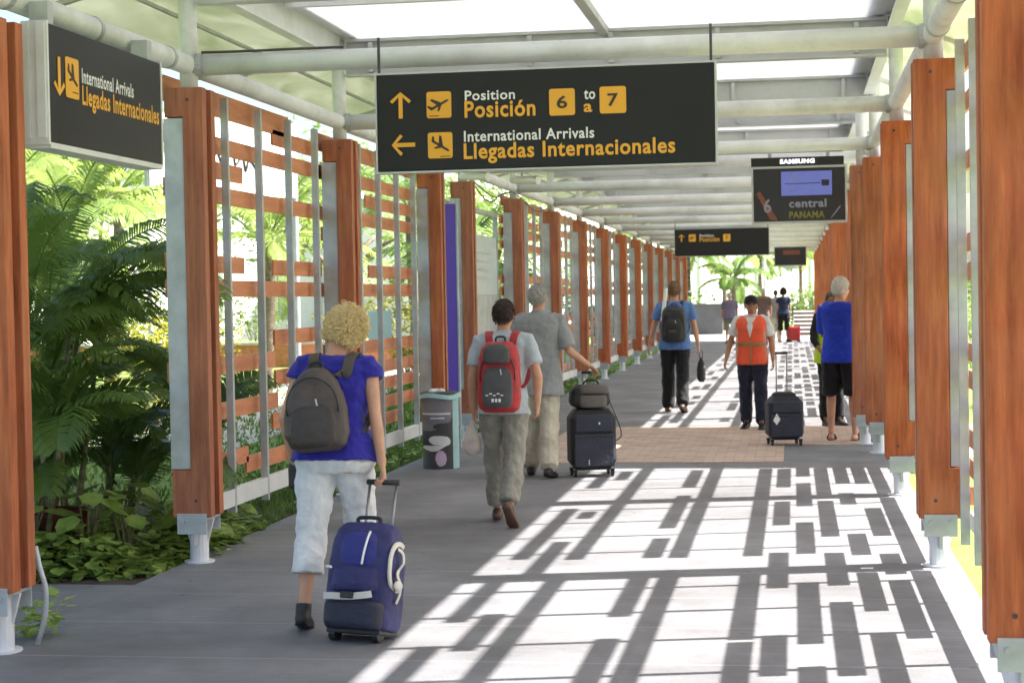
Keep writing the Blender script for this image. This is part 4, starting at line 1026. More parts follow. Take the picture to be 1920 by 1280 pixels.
# 5 man in the orange vest, facing the camera
w5 = person((-.52, 22.35, 0), pi-.12, 1.70, 'man in orange safety vest and dark cap walking towards us', lean=2,
    legs={'L': (4, 4, 0, 2), 'R': (-4, 8, 6, 1)}, head=(3, 10, 0), arms={'R': dict(up=(.36, .02, -1), fo=(.22, .25, -1), curl=45), 'L': dict(up=(-.26, -.02, -1), fo=(-.08, .18, -1), curl=40)},
    skin='skintan', top=dict(mat='white_shirt', sleeve=.72, hem=.04, cuff=.072, collar=True, ease=.008), bottom=dict(mat='navy', len=1.95, hem=.078, ease=.022, fold=.03), shoes=dict(mat='blackshoe'), hair=('short', 'brownhair'), voxel=.010, face=True)
cap_hat(w5, 'black_pants')
def vest(info, m, band, rows):
    G = MB(); T = info['T']; s = info['s']
    torso(G, [(z, a, b, c) for z, a, b, c in rows], T); G.v = [tuple(V(p)*s) for p in G.v]
    o = solid(G, 'vest', M[m], info['root'], .010, 3, .014)
    for z0, z1 in band:
        G = MB(); zc = (z0+z1)/2
        r_ = min(rows, key=lambda q: abs(q[0]-zc))
        torso(G, [(z0, r_[1]+.010, r_[2]+.011, r_[3]), (z1, r_[1]+.010, r_[2]+.011, r_[3])], T, n=40); G.v = [tuple(V(p)*s) for p in G.v]
        G.build('reflective_band', M['vest_band'], o, smooth=False)
    return o
vo = vest(w5, 'orange_vest', [(.155, .195)], [(-.09, .205, .155, -.008), (0, .208, .152, -.008), (.1, .198, .142, -.004), (.18, .194, .140, 0), (.28, .198, .145, 0), (.38, .212, .152, 0), (.45, .216, .142, -.004), (.505, .196, .118, -.012), (.54, .14, .095, -.014)])
G = MB(); pts = [w5['local_up'] @ V((0, .152+.004*(1 if z > .1 else 2), z)) for z in (-.085, 0, .1, .2, .27)]
ribbon(pts, .016, .012, V((1, 0, 0))).build('front_seam', M['vest_band'], vo)
G = MB(); nr = 8
for k in range(nr+1):
    t = k/nr; z = lerp(.27, .53, t); hw_ = lerp(.004, .072, t); yc = lerp(.162, .098, max(0, (t-.35)/.65)**1.5)
    for j in range(7):
        u_ = -1+2*j/6; G.v.append(tuple(w5['local_up'] @ V((u_*hw_, yc+.004-.018*u_*u_*t, z))))
G.f = [(k*7+j, k*7+j+1, (k+1)*7+j+1, (k+1)*7+j) for k in range(nr) for j in range(6)]
G.build('shirt_front', M['white_shirt'], vo, smooth=True)
for sg in (-1, 1):
    ribbon([w5['local_up'] @ V((sg*x, y, z)) for x, y, z in ((.19, .06, -.05), (.185, .075, .1), (.18, .085, .25), (.165, .095, .38), (.14, .09, .46))], .03, .012, V((1, 0, 0))).build('side_stripe', M['vest_silver'], vo)
# 6 man in the royal blue top
w6 = person((.53, 20.55, 0), -.25, 1.90, 'white haired man in royal blue top and black shorts standing behind a post', lean=1,
    legs={'L': (1, 1, 0, 2), 'R': (3, 3, 0, 4)}, head=(6, -22, 0), arms={'R': dict(up=(.06, .22, -1), fo=(-.8, .62, .15), curl=30), 'L': dict(up=(-.04, .22, -1), fo=(.8, .62, .15), curl=30)},
    skin='skin', top=dict(mat='royal', sleeve=.95, hem=-.10, cuff=.068), bottom=dict(mat='black_pants', len=1.03, hem=.105, ease=.026, name='shorts'), shoes=dict(mat='blackshoe', sandal=True), hair=('short', 'whitehair'), voxel=.011, build_k=1.04)
# 7 person in lime vest behind him
w7 = person((.475, 22.9, 0), pi+.4, 1.74, 'person in lime safety vest and black trousers mostly hidden behind the blue topped man', lean=2,
    arms={'R': dict(up=(.35, .1, -1), fo=(-.2, .6, -.6)), 'L': dict(up=(-.1, .1, -1))}, skin='skindark', top=dict(mat='black_pants', sleeve=1.6, hem=-.05), bottom=dict(mat='black_pants', len=1.95, hem=.08), shoes=dict(mat='blackshoe'), hair=('short', 'brownhair'), voxel=.013)
vest(w7, 'lime', [], [(-.12, .225, .165, -.008), (0, .222, .16, -.008), (.1, .21, .15, -.004), (.18, .205, .148, 0), (.28, .21, .152, 0), (.38, .212, .155, 0), (.45, .20, .14, -.004), (.505, .16, .105, -.012), (.53, .12, .09, -.014)])
# far walkers
person((-2.18, 61.5, 0), .1, 1.80, 'far man in mauve shirt and khaki shorts near the end of the walkway', lean=6, legs={'L': (10, 6, 0, 1), 'R': (-10, 12, 14, 1)}, head=(12, 0, 0), skin='skintan',
    top=dict(mat='purple_shirt', sleeve=.8, hem=-.12, flare=.02), bottom=dict(mat='khaki', len=1.05, hem=.10, name='shorts'), shoes=dict(mat='brownshoe'), hair=('short', 'greyhair'), voxel=.016, build_k=1.15)
person((-1.05, 63.0, 0), .0, 1.94, 'far man in brown shirt beyond the vested man', lean=2, legs={'L': (-8, 10, 8, 1), 'R': (10, 5, 0, 1)}, skin='skintan',
    top=dict(mat='brown_shirt', sleeve=.8, hem=-.12), bottom=dict(mat='khaki', len=1.95, hem=.08), shoes=dict(mat='brownshoe'), hair=('short', 'greyhair'), voxel=.018, build_k=1.05)
person((-.62, 64.0, 0), .0, 1.86, 'far dark haired walker in grey top between the brown shirt and the navy top', lean=2, skin='skintan',
    top=dict(mat='grey_shirt', sleeve=.8, hem=-.12), bottom=dict(mat='beige', len=1.95, hem=.08), shoes=dict(mat='brownshoe'), hair=('short', 'brownhair'), voxel=.018)
wf = person((-.34, 62.4, 0), .0, 1.90, 'far dark haired woman in navy top with white belt band carrying a red bag', lean=2, legs={'L': (6, 5, 0, 1), 'R': (-8, 12, 10, 1)}, skin='skintan', female=True,
    top=dict(mat='darkblue', sleeve=.5, hem=-.03), bottom=dict(mat='black_pants', len=1.3, hem=.10), shoes=dict(mat='blackshoe'), hair=('curly', 'brownhair'), voxel=.018)
G = MB(); torso(G, [(.0, .205, .14, -.01), (.07, .20, .135, 0)], wf['local_up']); G.build('belt_band', M['white'], wf['root'])
rb = thing('red_bag', 'red bag on the floor beside the far woman in navy', 'bag', (.02, 62.2, 0), .2)
MB().box(-.2, .2, -.12, .12, .05, .55).build('body', M['redpack'], rb, bevel=.05)
MB().tube([(-.1, 0, .54), (-.1, 0, .72), (.1, 0, .72), (.1, 0, .54)], .015, 8).build('handle', M['black'], rb)
MB().tube([(-.15, -.08, .05), (-.15, .08, .05)], .05, 12).build('wheel', M['black'], rb); MB().tube([(.15, -.08, .05), (.15, .08, .05)], .05, 12).build('wheel', M['black'], rb)
# ---------------------------------------------------------------- luggage
M['navybag'] = mat('navy_bag_fabric', (.022, .022, .115), .6, var=.18, scale=7, bump=.3, bscale=22)
M['navybag2'] = mat('navy_bag_dark', (.011, .012, .032), .55, var=.15, scale=7, bump=.2)
M['bluebag'] = mat('royal_bag_fabric', (.02, .024, .20), .6, var=.15, scale=7, bump=.2)
M['bagcream'] = mat('bag_cream_trim', (.60, .58, .52), .6, var=.08)
M['luggblack'] = mat('black_luggage', (.014, .014, .017), .6, var=.15, bump=.3, bscale=40)
M['luggnavy'] = mat('navy_luggage', (.028, .032, .055), .65, var=.15, bump=.3, bscale=40)
M['taupe'] = mat('taupe_bag', (.12, .105, .095), .65, var=.15, bump=.25, bscale=20)
M['chrome'] = mat('handle_tube', (.25, .25, .27), .3, .7, var=.05)

def superbox(hw, hd, z0, z1, n=32, rz_=.05, pw=5, taper=1.0, steps=7):
    rings = []
    for k in range(steps+1):
        t = k/steps; z = lerp(z0, z1, t)
        e = min(t, 1-t)*(z1-z0); q = 1.0 if e > rz_ else 1-(1-math.sqrt(max(0, 1-(1-e/rz_)**2)))*rz_/hw*1.2
        kk = q*lerp(1, taper, t)
        rings.append([V((hw*kk*math.copysign(abs(cos(a))**(2/pw), cos(a)), hd*kk*math.copysign(abs(sin(a))**(2/pw), sin(a)), z)) for a in [2*pi*j/n for j in range(n)]])
    return rings
# navy wheeled bag of the woman (tilted towards her hand)
hd = w1['hand']['R']
base = V((-2.17, 8.60, .045))
b1 = thing('wheeled_bag', 'navy blue wheeled bag with cream trim pulled by the curly blond woman', 'wheeled bag', base, R(-14))
tilt = Matrix.Rotation(R(-13), 4, 'X')
T1 = lambda mb: mb.xf(tilt @ Matrix.Diagonal((1, 1, .93, 1)))
G = MB(); G.loft([[V((x*k, y*d-.0, z)) for x, y in [(.185*math.copysign(abs(cos(a))**.5, cos(a)), .125*math.copysign(abs(sin(a))**.5, sin(a))) for a in [2*pi*j/36 for j in range(36)]]] for z, k, d in ((.0, .93, .9), (.03, 1, 1), (.2, 1.0, 1.05), (.36, 1.0, 1.0), (.47, .95, .86), (.54, .86, .68), (.575, .70, .45), (.582, .45, .25))])
solid(T1(G), 'shell', M['navybag'], b1, .009, 4, .014)
G = MB(); G.loft([[V((x*k, -.075+y*d, z)) for x, y in [(.155*math.copysign(abs(cos(a))**.6, cos(a)), .10*math.copysign(abs(sin(a))**.6, sin(a))) for a in [2*pi*j/32 for j in range(32)]]] for z, k, d in ((.0, .97, .85), (.03, 1.05, .95), (.13, 1.08, .95), (.155, 1.0, .85))])
solid(T1(G), 'lower_pocket', M['navybag2'], b1, .008, 3, .008)
G = MB(); G.loft([[V((x*k, -.07+y*d, z)) for x, y in [(.13*math.copysign(abs(cos(a))**.6, cos(a)), .10*math.copysign(abs(sin(a))**.6, sin(a))) for a in [2*pi*j/32 for j in range(32)]]] for z, k, d in ((.20, 1.05, .85), (.24, 1.08, .9), (.31, 1.05, .85), (.335, .95, .7))])
solid(T1(G), 'middle_pocket', M['navybag'], b1, .008, 3, .008)
G = MB(); G.loft([[V((x*k, -.06+y*d, z)) for x, y in [(.12*math.copysign(abs(cos(a))**.6, cos(a)), .09*math.copysign(abs(sin(a))**.6, sin(a))) for a in [2*pi*j/32 for j in range(32)]]] for z, k, d in ((.335, 1.05, .75), (.40, 1.02, .8), (.48, .9, .7), (.52, .75, .45))])
solid(T1(G), 'upper_pocket', M['bluebag'], b1, .008, 3, .01)
tr = ribbon(smooth_path([(-.150, -.158, .168), (-.10, -.178, .170), (.0, -.186, .170), (.09, -.182, .182), (.125, -.170, .19)]), .036, .004, V((0, 0, 1)))
T1(tr).build('cream_band', M['bagcream'], b1)
bk_ = MB().box(-.035, .035, -.205, -.186, .16, .195); T1(bk_).build('buckle', M['black'], b1, bevel=.006)
zl = MB().tube(smooth_path([(.045, -.15, .345), (.052, -.152, .40), (.06, -.143, .47), (.064, -.12, .525)]), .006, 6); T1(zl).build('white_piping', M['white'], b1, smooth=True)
zl = MB().tube([(-.145, -.165, .325), (-.11, -.178, .322)], .007, 6); T1(zl).build('zip_pull', M['white'], b1)
# cream curved emblem and strap on the right flank
arc = [V((.186-.02*abs(sin(a))*.3, -.02+.095*cos(a), .345+.125*sin(a))) for a in [R(60+240*k/18) for k in range(19)]]
T1(ribbon(arc, .010, .026, V((1, 0, 0)))).build('side_emblem', M['bagcream'], b1)
G2 = ribbon(arc, .006, .03, V((1, 0, 0)))
cs = smooth_path([(.192, -.05, .44), (.205, -.02, .42), (.208, -.01, .37), (.196, -.03, .33), (.200, -.05, .30), (.215, -.04, .25), (.205, -.02, .20), (.194, -.03, .15)])
T1(ribbon(cs, .022, .004, V((0, 1, .3)))).build('loose_strap', M['bagcream'], b1)
G = MB(); G.ball((.204, -.04, .245), (.018, .045, .032), 12, 8); solid(T1(G), 'strap_pad', M['bagcream'], b1, .008, 2, .01)
th_ = MB().tube(smooth_path([(-.06, -.02, .575), (-.055, -.02, .605), (.055, -.02, .605), (.06, -.02, .575)]), .011, 8); T1(th_).build('top_handle', M['navybag2'], b1, smooth=True)
inv = (Matrix.Translation(base) @ Matrix.Rotation(R(-14), 4, 'Z')).inverted()
hl_ = inv @ hd
for sg in (-1, 1):
    MB().tube([tilt @ V((sg*.075, .08, .46)), hl_+V((sg*.078, -.01, -.015))], .008, 10).build('handle_tube', M['chrome'], b1, smooth=True)
MB().tube([hl_+V((-.092, -.01, -.008)), hl_+V((.092, -.01, -.008))], .015, 12).build('handle_grip', M['black'], b1, smooth=True)
for sg in (-1, 1):
    MB().tube([(sg*.12-.018, -.06, -.005), (sg*.12+.018, -.06, -.005)], .042, 16).build('wheel', M['black'], b1)
T1(MB().box(-.15, .15, -.10, .10, -.022, .006)).build('base_plate', M['black'], b1, bevel=.006)

def suitcase(loc, rz, label, hw, hd_, z1, m, mf, handle_z, name='suitcase', spread=.07):
    s = thing(name, label, 'suitcase', loc, rz)
    G = MB(); G.loft(superbox(hw, hd_, .065, z1, pw=7)); G.build('shell', M[m], s, smooth=False, bevel=0)
    G = MB(); G.loft([[V((x, -hd_-.022+.03*(0 if y < 0 else 1), z)) for x, y in [(hw*.86*cos(a), sin(a)) for a in [0]]] for z in (0, 1)]) if False else None
    MB().box(-hw*.86, hw*.86, -hd_-.03, -hd_+.01, .10, lerp(.065, z1, .60)).build('front_pocket', M[mf], s, bevel=.014)
    MB().box(-hw*.80, hw*.80, -hd_-.02, -hd_+.01, lerp(.065, z1, .63), z1-.05).build('upper_pocket', M[mf], s, bevel=.012)
    for (za) in (lerp(.065, z1, .56),):
        MB().tube([(-hw*.8, -hd_-.032, za), (hw*.8, -hd_-.032, za)], .005, 6).build('zip', M['darkzip'], s)
    for sx in (-1, 1):
        for sy in (-1, 1):
            wgl = MB().tube([(sx*hw*.8-.012, sy*hd_*.75, .032), (sx*hw*.8+.012, sy*hd_*.75, .032)], .032, 14); wgl.box(sx*hw*.8-.018, sx*hw*.8+.018, sy*hd_*.75-.02, sy*hd_*.75+.02, .045, .075)
            wgl.build('wheel', M['black'], s)
    for sx in (-1, 1):
        MB().tube([(sx*spread, hd_*.7, z1-.03), (sx*spread, hd_*.7, handle_z)], .008, 8).build('handle_tube', M['chrome'], s)
    MB().tube([(-spread-.012, hd_*.7, handle_z), (spread+.012, hd_*.7, handle_z)], .014, 10).build('handle_grip', M['black'], s, smooth=True)
    MB().tube(smooth_path([(-.06, 0, z1-.005), (-.05, 0, z1+.03), (.05, 0, z1+.03), (.06, 0, z1-.005)]), .010, 8).build('top_handle', M['black'], s, smooth=True)
    return s
h3 = w3['hand']['R']
b2 = suitcase((h3.x-.045, h3.y-.06, 0), R(16), 'black four wheeled suitcase with a taupe bag on top, held by grey shirted man', .222, .155, .64, 'luggblack', 'luggnavy', h3.z-.02, spread=.055)
MB().box(.04, .055, -.193, -.187, .50, .52).build('badge', M['white'], b2); MB().box(-.06, -.05, -.193, -.187, .12, .17).build('badge', M['steel'], b2)
tb = thing('travel_bag', 'taupe and black soft bag strapped on top of the black suitcase', 'bag', (h3.x-.055, h3.y-.08, .645), R(16))
G = MB(); G.loft(superbox(.20, .12, .0, .225, pw=4, taper=.9, rz_=.07)); solid(G, 'body', M['luggblack'], tb, .01, 3, .012)
G = MB(); G.loft([[V((.02+.13*k*math.copysign(abs(cos(a))**.6, cos(a)), -.095+.045*k*math.copysign(abs(sin(a))**.6, sin(a)), z)) for a in [2*pi*j/24 for j in range(24)]] for z, k in ((.01, .9), (.04, 1), (.11, 1), (.13, .9))]); solid(G, 'front_pocket', M['taupe'], tb, .009, 2, .008)
G = MB(); G.loft([[V((.03+.145*k*math.copysign(abs(cos(a))**.6, cos(a)), -.06+.075*k*math.copysign(abs(sin(a))**.6, sin(a)), z)) for a in [2*pi*j/24 for j in range(24)]] for z, k in ((.14, .96), (.17, 1.02), (.205, .96), (.225, .7))]); solid(G, 'flap', M['taupe'], tb, .009, 2, .008)
MB().tube(smooth_path([(-.07, 0, .21), (-.03, -.02, .265), (.06, -.02, .262), (.10, 0, .21)]), .009, 8).build('carry_handle', M['black'], tb, smooth=True)
ribbon(smooth_path([(.17, -.05, .10), (.215, -.07, -.02), (.275, -.08, -.18), (.285, -.07, -.27), (.24, -.05, -.31), (.20, -.05, -.33)]), .03, .006, V((0, 1, 0))).build('strap', M['black'], tb)
b3 = suitcase((-.12, 20.0, 0), R(12), 'squat navy suitcase with raised pull handle beside the vested man', .20, .15, .55, 'navybag2', 'luggnavy', 1.03, spread=.06)
G = MB(); G.loft(superbox(.14, .07, .50, .60, pw=4, rz_=.05)); solid(G, 'top_pouch', M['luggblack'], b3, .012, 3, .01)
MB().prism([(-.16, .29), (-.12, .24), (-.08, .30), (-.12, .37)], -.186, -.182).build('luggage_tag', M['white'], b3)
# ---------------------------------------------------------------- vegetation
vr = random.Random(21)
def frond(mb, base, az, el, L, droop, nl=44, lw=.032, ll=.42, vee=.45, twist=0.0, rach=.012, bare=.16):
    """one feather leaf: an arching midrib with two rows of narrow drooping leaflets"""
    h = V((cos(az), sin(az), 0)); P = []; n = 14; p = V(base); a = el
    for i in range(n+1):
        P.append(p.copy()); a_ = a - droop*(i/n)**1.5
        p = p + (h*cos(a_)+V((0, 0, 1))*sin(a_))*(L/n)
    mb.tube(P, [lerp(rach, rach*.25, i/n) for i in range(n+1)], 5)
    sd_ = V((-sin(az), cos(az), 0))
    for i in range(nl):
        t = bare+(1-bare)*(i+.5)/nl; f = t*n; k = min(int(f), n-1); c = P[k].lerp(P[k+1], f-k); tg = (P[k+1]-P[k]).normalized()
        up = sd_.cross(tg)*-1.0
        if up.z < 0: up = -up
        ln = ll*(sin(pi*min(1, (t-bare)/(1-bare)*.86+.12))**.6)*vr.uniform(.85, 1.1)
        for sg in (-1, 1):
            s_ = (sd_*cos(twist)+up*sin(twist))*sg
            d = (s_*.80 + tg*.55 + up*vee*.6).normalized(); w_ = tg.cross(d).cross(d).normalized(); w_ = (tg - d*tg.dot(d)).normalized()
            q0 = c; q1 = c+d*ln*.45; d2 = (d+V((0, 0, -.55-vr.uniform(0, .3)))).normalized(); q2 = q1+d2*ln*.35; d3 = (d2+V((0, 0, -.6))).normalized(); q3 = q2+d3*ln*.22
            o = len(mb.v)
            mb.v += [tuple(q0-w_*lw*.22), tuple(q0+w_*lw*.22), tuple(q1-w_*lw*.5), tuple(q1+w_*lw*.5), tuple(q2-w_*lw*.36), tuple(q2+w_*lw*.36), tuple(q3)]
            mb.f += [(o, o+1, o+3, o+2), (o+2, o+3, o+5, o+4), (o+4, o+5, o+6)]
def areca(x, y, label, canes, hmax, L, m, seed, nl=52, spread=.35, fr=4, lw=.019, group='palm clumps in the bed beside the walkway', z0=-.06, ll=.34):
    vr.seed(seed)
    root = thing('palm_clump', label, 'palm', (x, y, z0), 0, group)
    F = MB(); S = MB()
    for c in range(canes):
        a = vr.uniform(0, 2*pi); r = vr.uniform(.05, spread); hh = hmax*vr.uniform(.45, 1.0)
        b0 = V((r*cos(a), r*sin(a), 0)); b1 = b0+V((cos(a)*hh*.16, sin(a)*hh*.16, hh))
        pts = [b0.lerp(b1, t)+V((0, 0, 0)) for t in (0, .3, .6, 1)]
        S.tube(pts, [.028, .024, .02, .014], 7)
        for k in range(fr):
            az = a+vr.uniform(-2.6, 2.6) if k else a; frond(F, b1+V((0, 0, -.08*k)), az, vr.uniform(.55, 1.35), L*vr.uniform(.7, 1.1), vr.uniform(1.1, 2.1), nl, lw, ll*vr.uniform(.8, 1.1), twist=vr.uniform(-.4, .4))
    S.build('stems', M['cane'], root, smooth=True, fix=False); F.build('crown', M[m], root, fix=False)
    return root
def palm_tree(x, y, label, H_, L, nf, m, seed, lean=.0, nl=34, lw=.05, ll=.55, group='palm trees in the garden'):
    vr.seed(seed); root = thing('palm_tree', label, 'palm tree', (x, y, -.06), 0, group)
    tp = V((lean*H_, lean*.4*H_, H_)); pts = [V((0, 0, 0)).lerp(tp, t)+V((lean*.8*sin(pi*t), 0, 0)) for t in [k/8 for k in range(9)]]
    MB().tube(pts, [lerp(.15, .085, k/8)*(1.25 if k == 0 else 1) for k in range(9)], 12).build('trunk', M['bark'], root, smooth=True)
    F = MB()
    for k in range(nf):
        az = 2*pi*k/nf*2.4+vr.uniform(-.25, .25); frond(F, pts[-1]+V((0, 0, vr.uniform(-.05, .1))), az, lerp(1.25, -.15, (k/nf))+vr.uniform(-.15, .15), L*vr.uniform(.8, 1.1), vr.uniform(1.0, 1.7), nl, lw, ll, vee=.2, twist=vr.uniform(-.3, .3), rach=.02)
    F.build('crown', M[m], root, fix=False); return root
def leaf_cloud(mb, c, rad, n, size, shape=.6):
    for _ in range(n):
        while True:
            d = V((vr.uniform(-1, 1), vr.uniform(-1, 1), vr.uniform(-1, 1)))
            if .05 < d.length < 1: break
        d = d.normalized()*(d.length**.45)
        p = V((c[0]+d.x*rad[0], c[1]+d.y*rad[1], c[2]+d.z*rad[2]))
        a = V((vr.gauss(0, 1), vr.gauss(0, 1), vr.gauss(0, .6))).normalized(); b = a.orthogonal().normalized(); b = (b*cos(1.0)+a.cross(b)*vr.uniform(-1, 1)).normalized()
        s_ = size*vr.uniform(.6, 1.25); o = len(mb.v); nrm = a.cross(b)*.12*s_
        mb.v += [tuple(p-a*s_), tuple(p-b*s_*shape*.5+nrm), tuple(p+a*s_), tuple(p+b*s_*shape*.5+nrm)]
        mb.f.append((o, o+1, o+2, o+3))
def tree(x, y, label, H_, R_, m, seed, n=1500, size=.17, group='leafy trees beyond the lawn'):
    vr.seed(seed); root = thing('leafy_tree', label, 'tree', (x, y, -.06), 0, group)
    T_ = MB(); th = H_*.38; T_.tube([(0, 0, 0), (.08, .05, th*.5), (0, 0, th)], [.22, .17, .14], 10)
    F = MB(); nb = 7
    for k in range(nb):
        a = 2*pi*k/nb+vr.uniform(-.3, .3); rr_ = R_*vr.uniform(.25, .75); zz = H_*vr.uniform(.5, .88)
        tip = (rr_*cos(a), rr_*sin(a), zz); T_.tube([(0, 0, th*.95), (tip[0]*.5, tip[1]*.5, lerp(th, zz, .6)), tip], [.10, .07, .03], 7)
        for q in range(3):
            cc = (tip[0]+vr.gauss(0, R_*.22), tip[1]+vr.gauss(0, R_*.22), tip[2]+vr.gauss(0, H_*.07)); r2 = R_*vr.uniform(.22, .42)
            leaf_cloud(F, cc, (r2, r2, r2*.75), n//(nb*3), size)
    T_.build('trunk', M['bark'], root, smooth=True, fix=False); F.build('crown', M[m], root, fix=False); return root
def shrub(x, y, label, R_, H_, m, seed, n=700, size=.09, group='garden shrubs along the lawn'):
    vr.seed(seed); root = thing('shrub', label, 'shrub', (x, y, -.06), 0, group)
    F = MB(); S = MB()
    for q in range(7):
        a = vr.uniform(0, 2*pi); r = R_*vr.uniform(0, .7); z = H_*vr.uniform(.35, .8); S.tube([(0, 0, 0), (r*cos(a)*.5, r*sin(a)*.5, z*.6), (r*cos(a), r*sin(a), z)], [.02, .014, .008], 5)
        leaf_cloud(F, (r*cos(a), r*sin(a), z), (R_*.5, R_*.5, H_*.34), n//7, size)
    S.build('stems', M['bark'], root, fix=False); F.build('foliage', M[m], root, fix=False); return root

# the palm thicket between the first two posts
areca(-5.25, 11.5, 'dark palm clump closest to the arrivals sign, leaning over the bed', 7, 1.9, 1.15, 'leaf', 1)
areca(-5.2, 12.4, 'low dark palm clump right behind the first full post', 6, 1.1, .95, 'leafdark', 2)
areca(-5.9, 13.0, 'taller palm clump in the middle of the thicket', 6, 2.3, 1.5, 'leaf', 3)
areca(-5.15, 11.0, 'palm clump by the cut post at the frame edge', 5, 1.15, .85, 'leaf', 4)
areca(-7.2, 15.5, 'bright palm clump at the back of the thicket', 6, 2.3, 1.9, 'leaf', 5)
areca(-6.5, 12.2, 'pale palm clump deep in the bed under the sign', 5, 1.7, 1.6, 'leaf', 6)
areca(-4.55, 13.0, 'slim palm clump rising behind the grey bars', 2, 1.5, .75, 'leaf', 8, fr=3, spread=.08)
# bed: creeping leaves (nobody could count them)
def heart(mb, p, s_, az, tilt_):
    d = V((cos(az)*cos(tilt_), sin(az)*cos(tilt_), -sin(tilt_))); w_ = V((-sin(az), cos(az), 0)); n_ = d.cross(w_)
    o = len(mb.v)
    for u, v, q in ((0, 0, 0), (.25, .45, -.06), (.6, .38, -.06), (1.0, 0, -.12), (.6, -.38, -.06), (.25, -.45, -.06), (.55, 0, .03)): mb.v.append(tuple(p+d*s_*u+w_*s_*v+n_*s_*q*-1))
    mb.f += [(o, o+1, o+6), (o+1, o+2, o+6), (o+2, o+3, o+6), (o+3, o+4, o+6), (o+4, o+5, o+6), (o+5, o, o+6)]
vr.seed(5)
G = MB()
def edge_x(y): return (-4.02 if y > 10.7 else -4.02-(10.7-y)*2.2) + .05*sin(y*9)
for _ in range(6200):
    y = vr.uniform(10.2, 13.2) if vr.random() < .82 else vr.uniform(14.5, 50)
    wd = 1.6 if y < 11.6 else .5 if y < 13.2 else .22
    x = edge_x(y)-abs(vr.gauss(0, .5))*wd if y < 13.3 else -4.05-vr.uniform(0, wd)
    hh = .03+.26*min(1, (edge_x(y)-x)/.5)*vr.random() if y < 13.3 else vr.uniform(0, .12)
    heart(G, V((x, y, hh-.04)), vr.uniform(.045, .105), vr.uniform(0, 2*pi), vr.uniform(-.3, .9))
# small tufts at post feet
for (tx, ty) in ((-3.88, 8.55), (-3.98, 11.55), (-4.0, 12.1)):
    for _ in range(70): heart(G, V((tx+vr.gauss(0, .07), ty+vr.gauss(0, .12), vr.uniform(0, .2))), vr.uniform(.04, .09), vr.uniform(0, 2*pi), vr.uniform(-.4, .9))
G.build('ground_cover', M['cover'], fix=False, kind='stuff')
G = MB()
for _ in range(26000):
    y = vr.uniform(12.4, 40)**1.0; x = -4.0-abs(vr.gauss(0, 1.0))*vr.choice((.5, 3.5)); h_ = vr.uniform(.04, .11); a = vr.uniform(0, 2*pi); o = len(G.v); wv = .006+.0006*y
    if -6.4 < x and y < 12.5: continue
    G.v += [(x-wv*cos(a), y-wv*sin(a), -.06), (x+wv*cos(a), y+wv*sin(a), -.06), (x+vr.gauss(0, .03), y+vr.gauss(0, .03), -.06+h_)]; G.f.append((o, o+1, o+2))
G.build('grass_blades', M['blade'], fix=False, kind='stuff')
# broad leaved plants poking through the bars near the first full post
def broad_plant(x, y, label, n, L, seed, m='cover'):
    vr.seed(seed); root = thing('broadleaf_plant', label, 'plant', (x, y, -.05), 0, 'leafy plants at the foot of the bars'); F = MB(); S = MB()
    for k in range(n):
        a = 2*pi*k/n+vr.uniform(-.3, .3); st = V((.12*cos(a), .12*sin(a), vr.uniform(.2, .55))); S.tube([(0, 0, 0), st*.6+V((0, 0, .05)), st], [.01, .008, .006], 5)
        heart(F, st, L*vr.uniform(.7, 1.1), a, vr.uniform(.1, .7))
    S.build('stems', M['cane'], root, fix=False); F.build('leaves', M[m], root, fix=False)
broad_plant(-4.15, 11.75, 'broad leaved plant between the first full post and the bars', 9, .28, 31)
broad_plant(-4.2, 12.6, 'low broad leaved plant under the orange slats', 7, .22, 32)
broad_plant(-5.0, 10.9, 'broad leaved plant in the shade of the palm thicket', 10, .26, 33)
broad_plant(-4.8, 12.0, 'big leaved plant behind the creeping leaves', 10, .26, 34)
broad_plant(-4.62, 10.98, 'broad leaved plant in front of the dark red pot', 12, .2, 35)
broad_plant(-4.42, 11.15, 'low leafy plant beside the first full post', 10, .16, 36)
# clay pot in the thicket
o = thing('clay_pot', 'dark red pot half hidden by leaves in the palm thicket', 'pot', (-4.92, 11.2, -.14))
pts = [(.13, 0), (.17, .2), (.20, .42), (.215, .44), (.215, .48), (.19, .48), (.18, .44)]
G = MB(); G.loft([[V((r*cos(2*pi*k/24), r*sin(2*pi*k/24), z)) for k in range(24)] for r, z in pts]); M['pot'] = mat('red_pot', (.14, .02, .02), .6, var=.2); G.build('body', M['pot'], o, smooth=True)
MB().tube([(0, 0, .40), (0, 0, .45)], .17, 20).build('soil_fill', M['soil'], o)

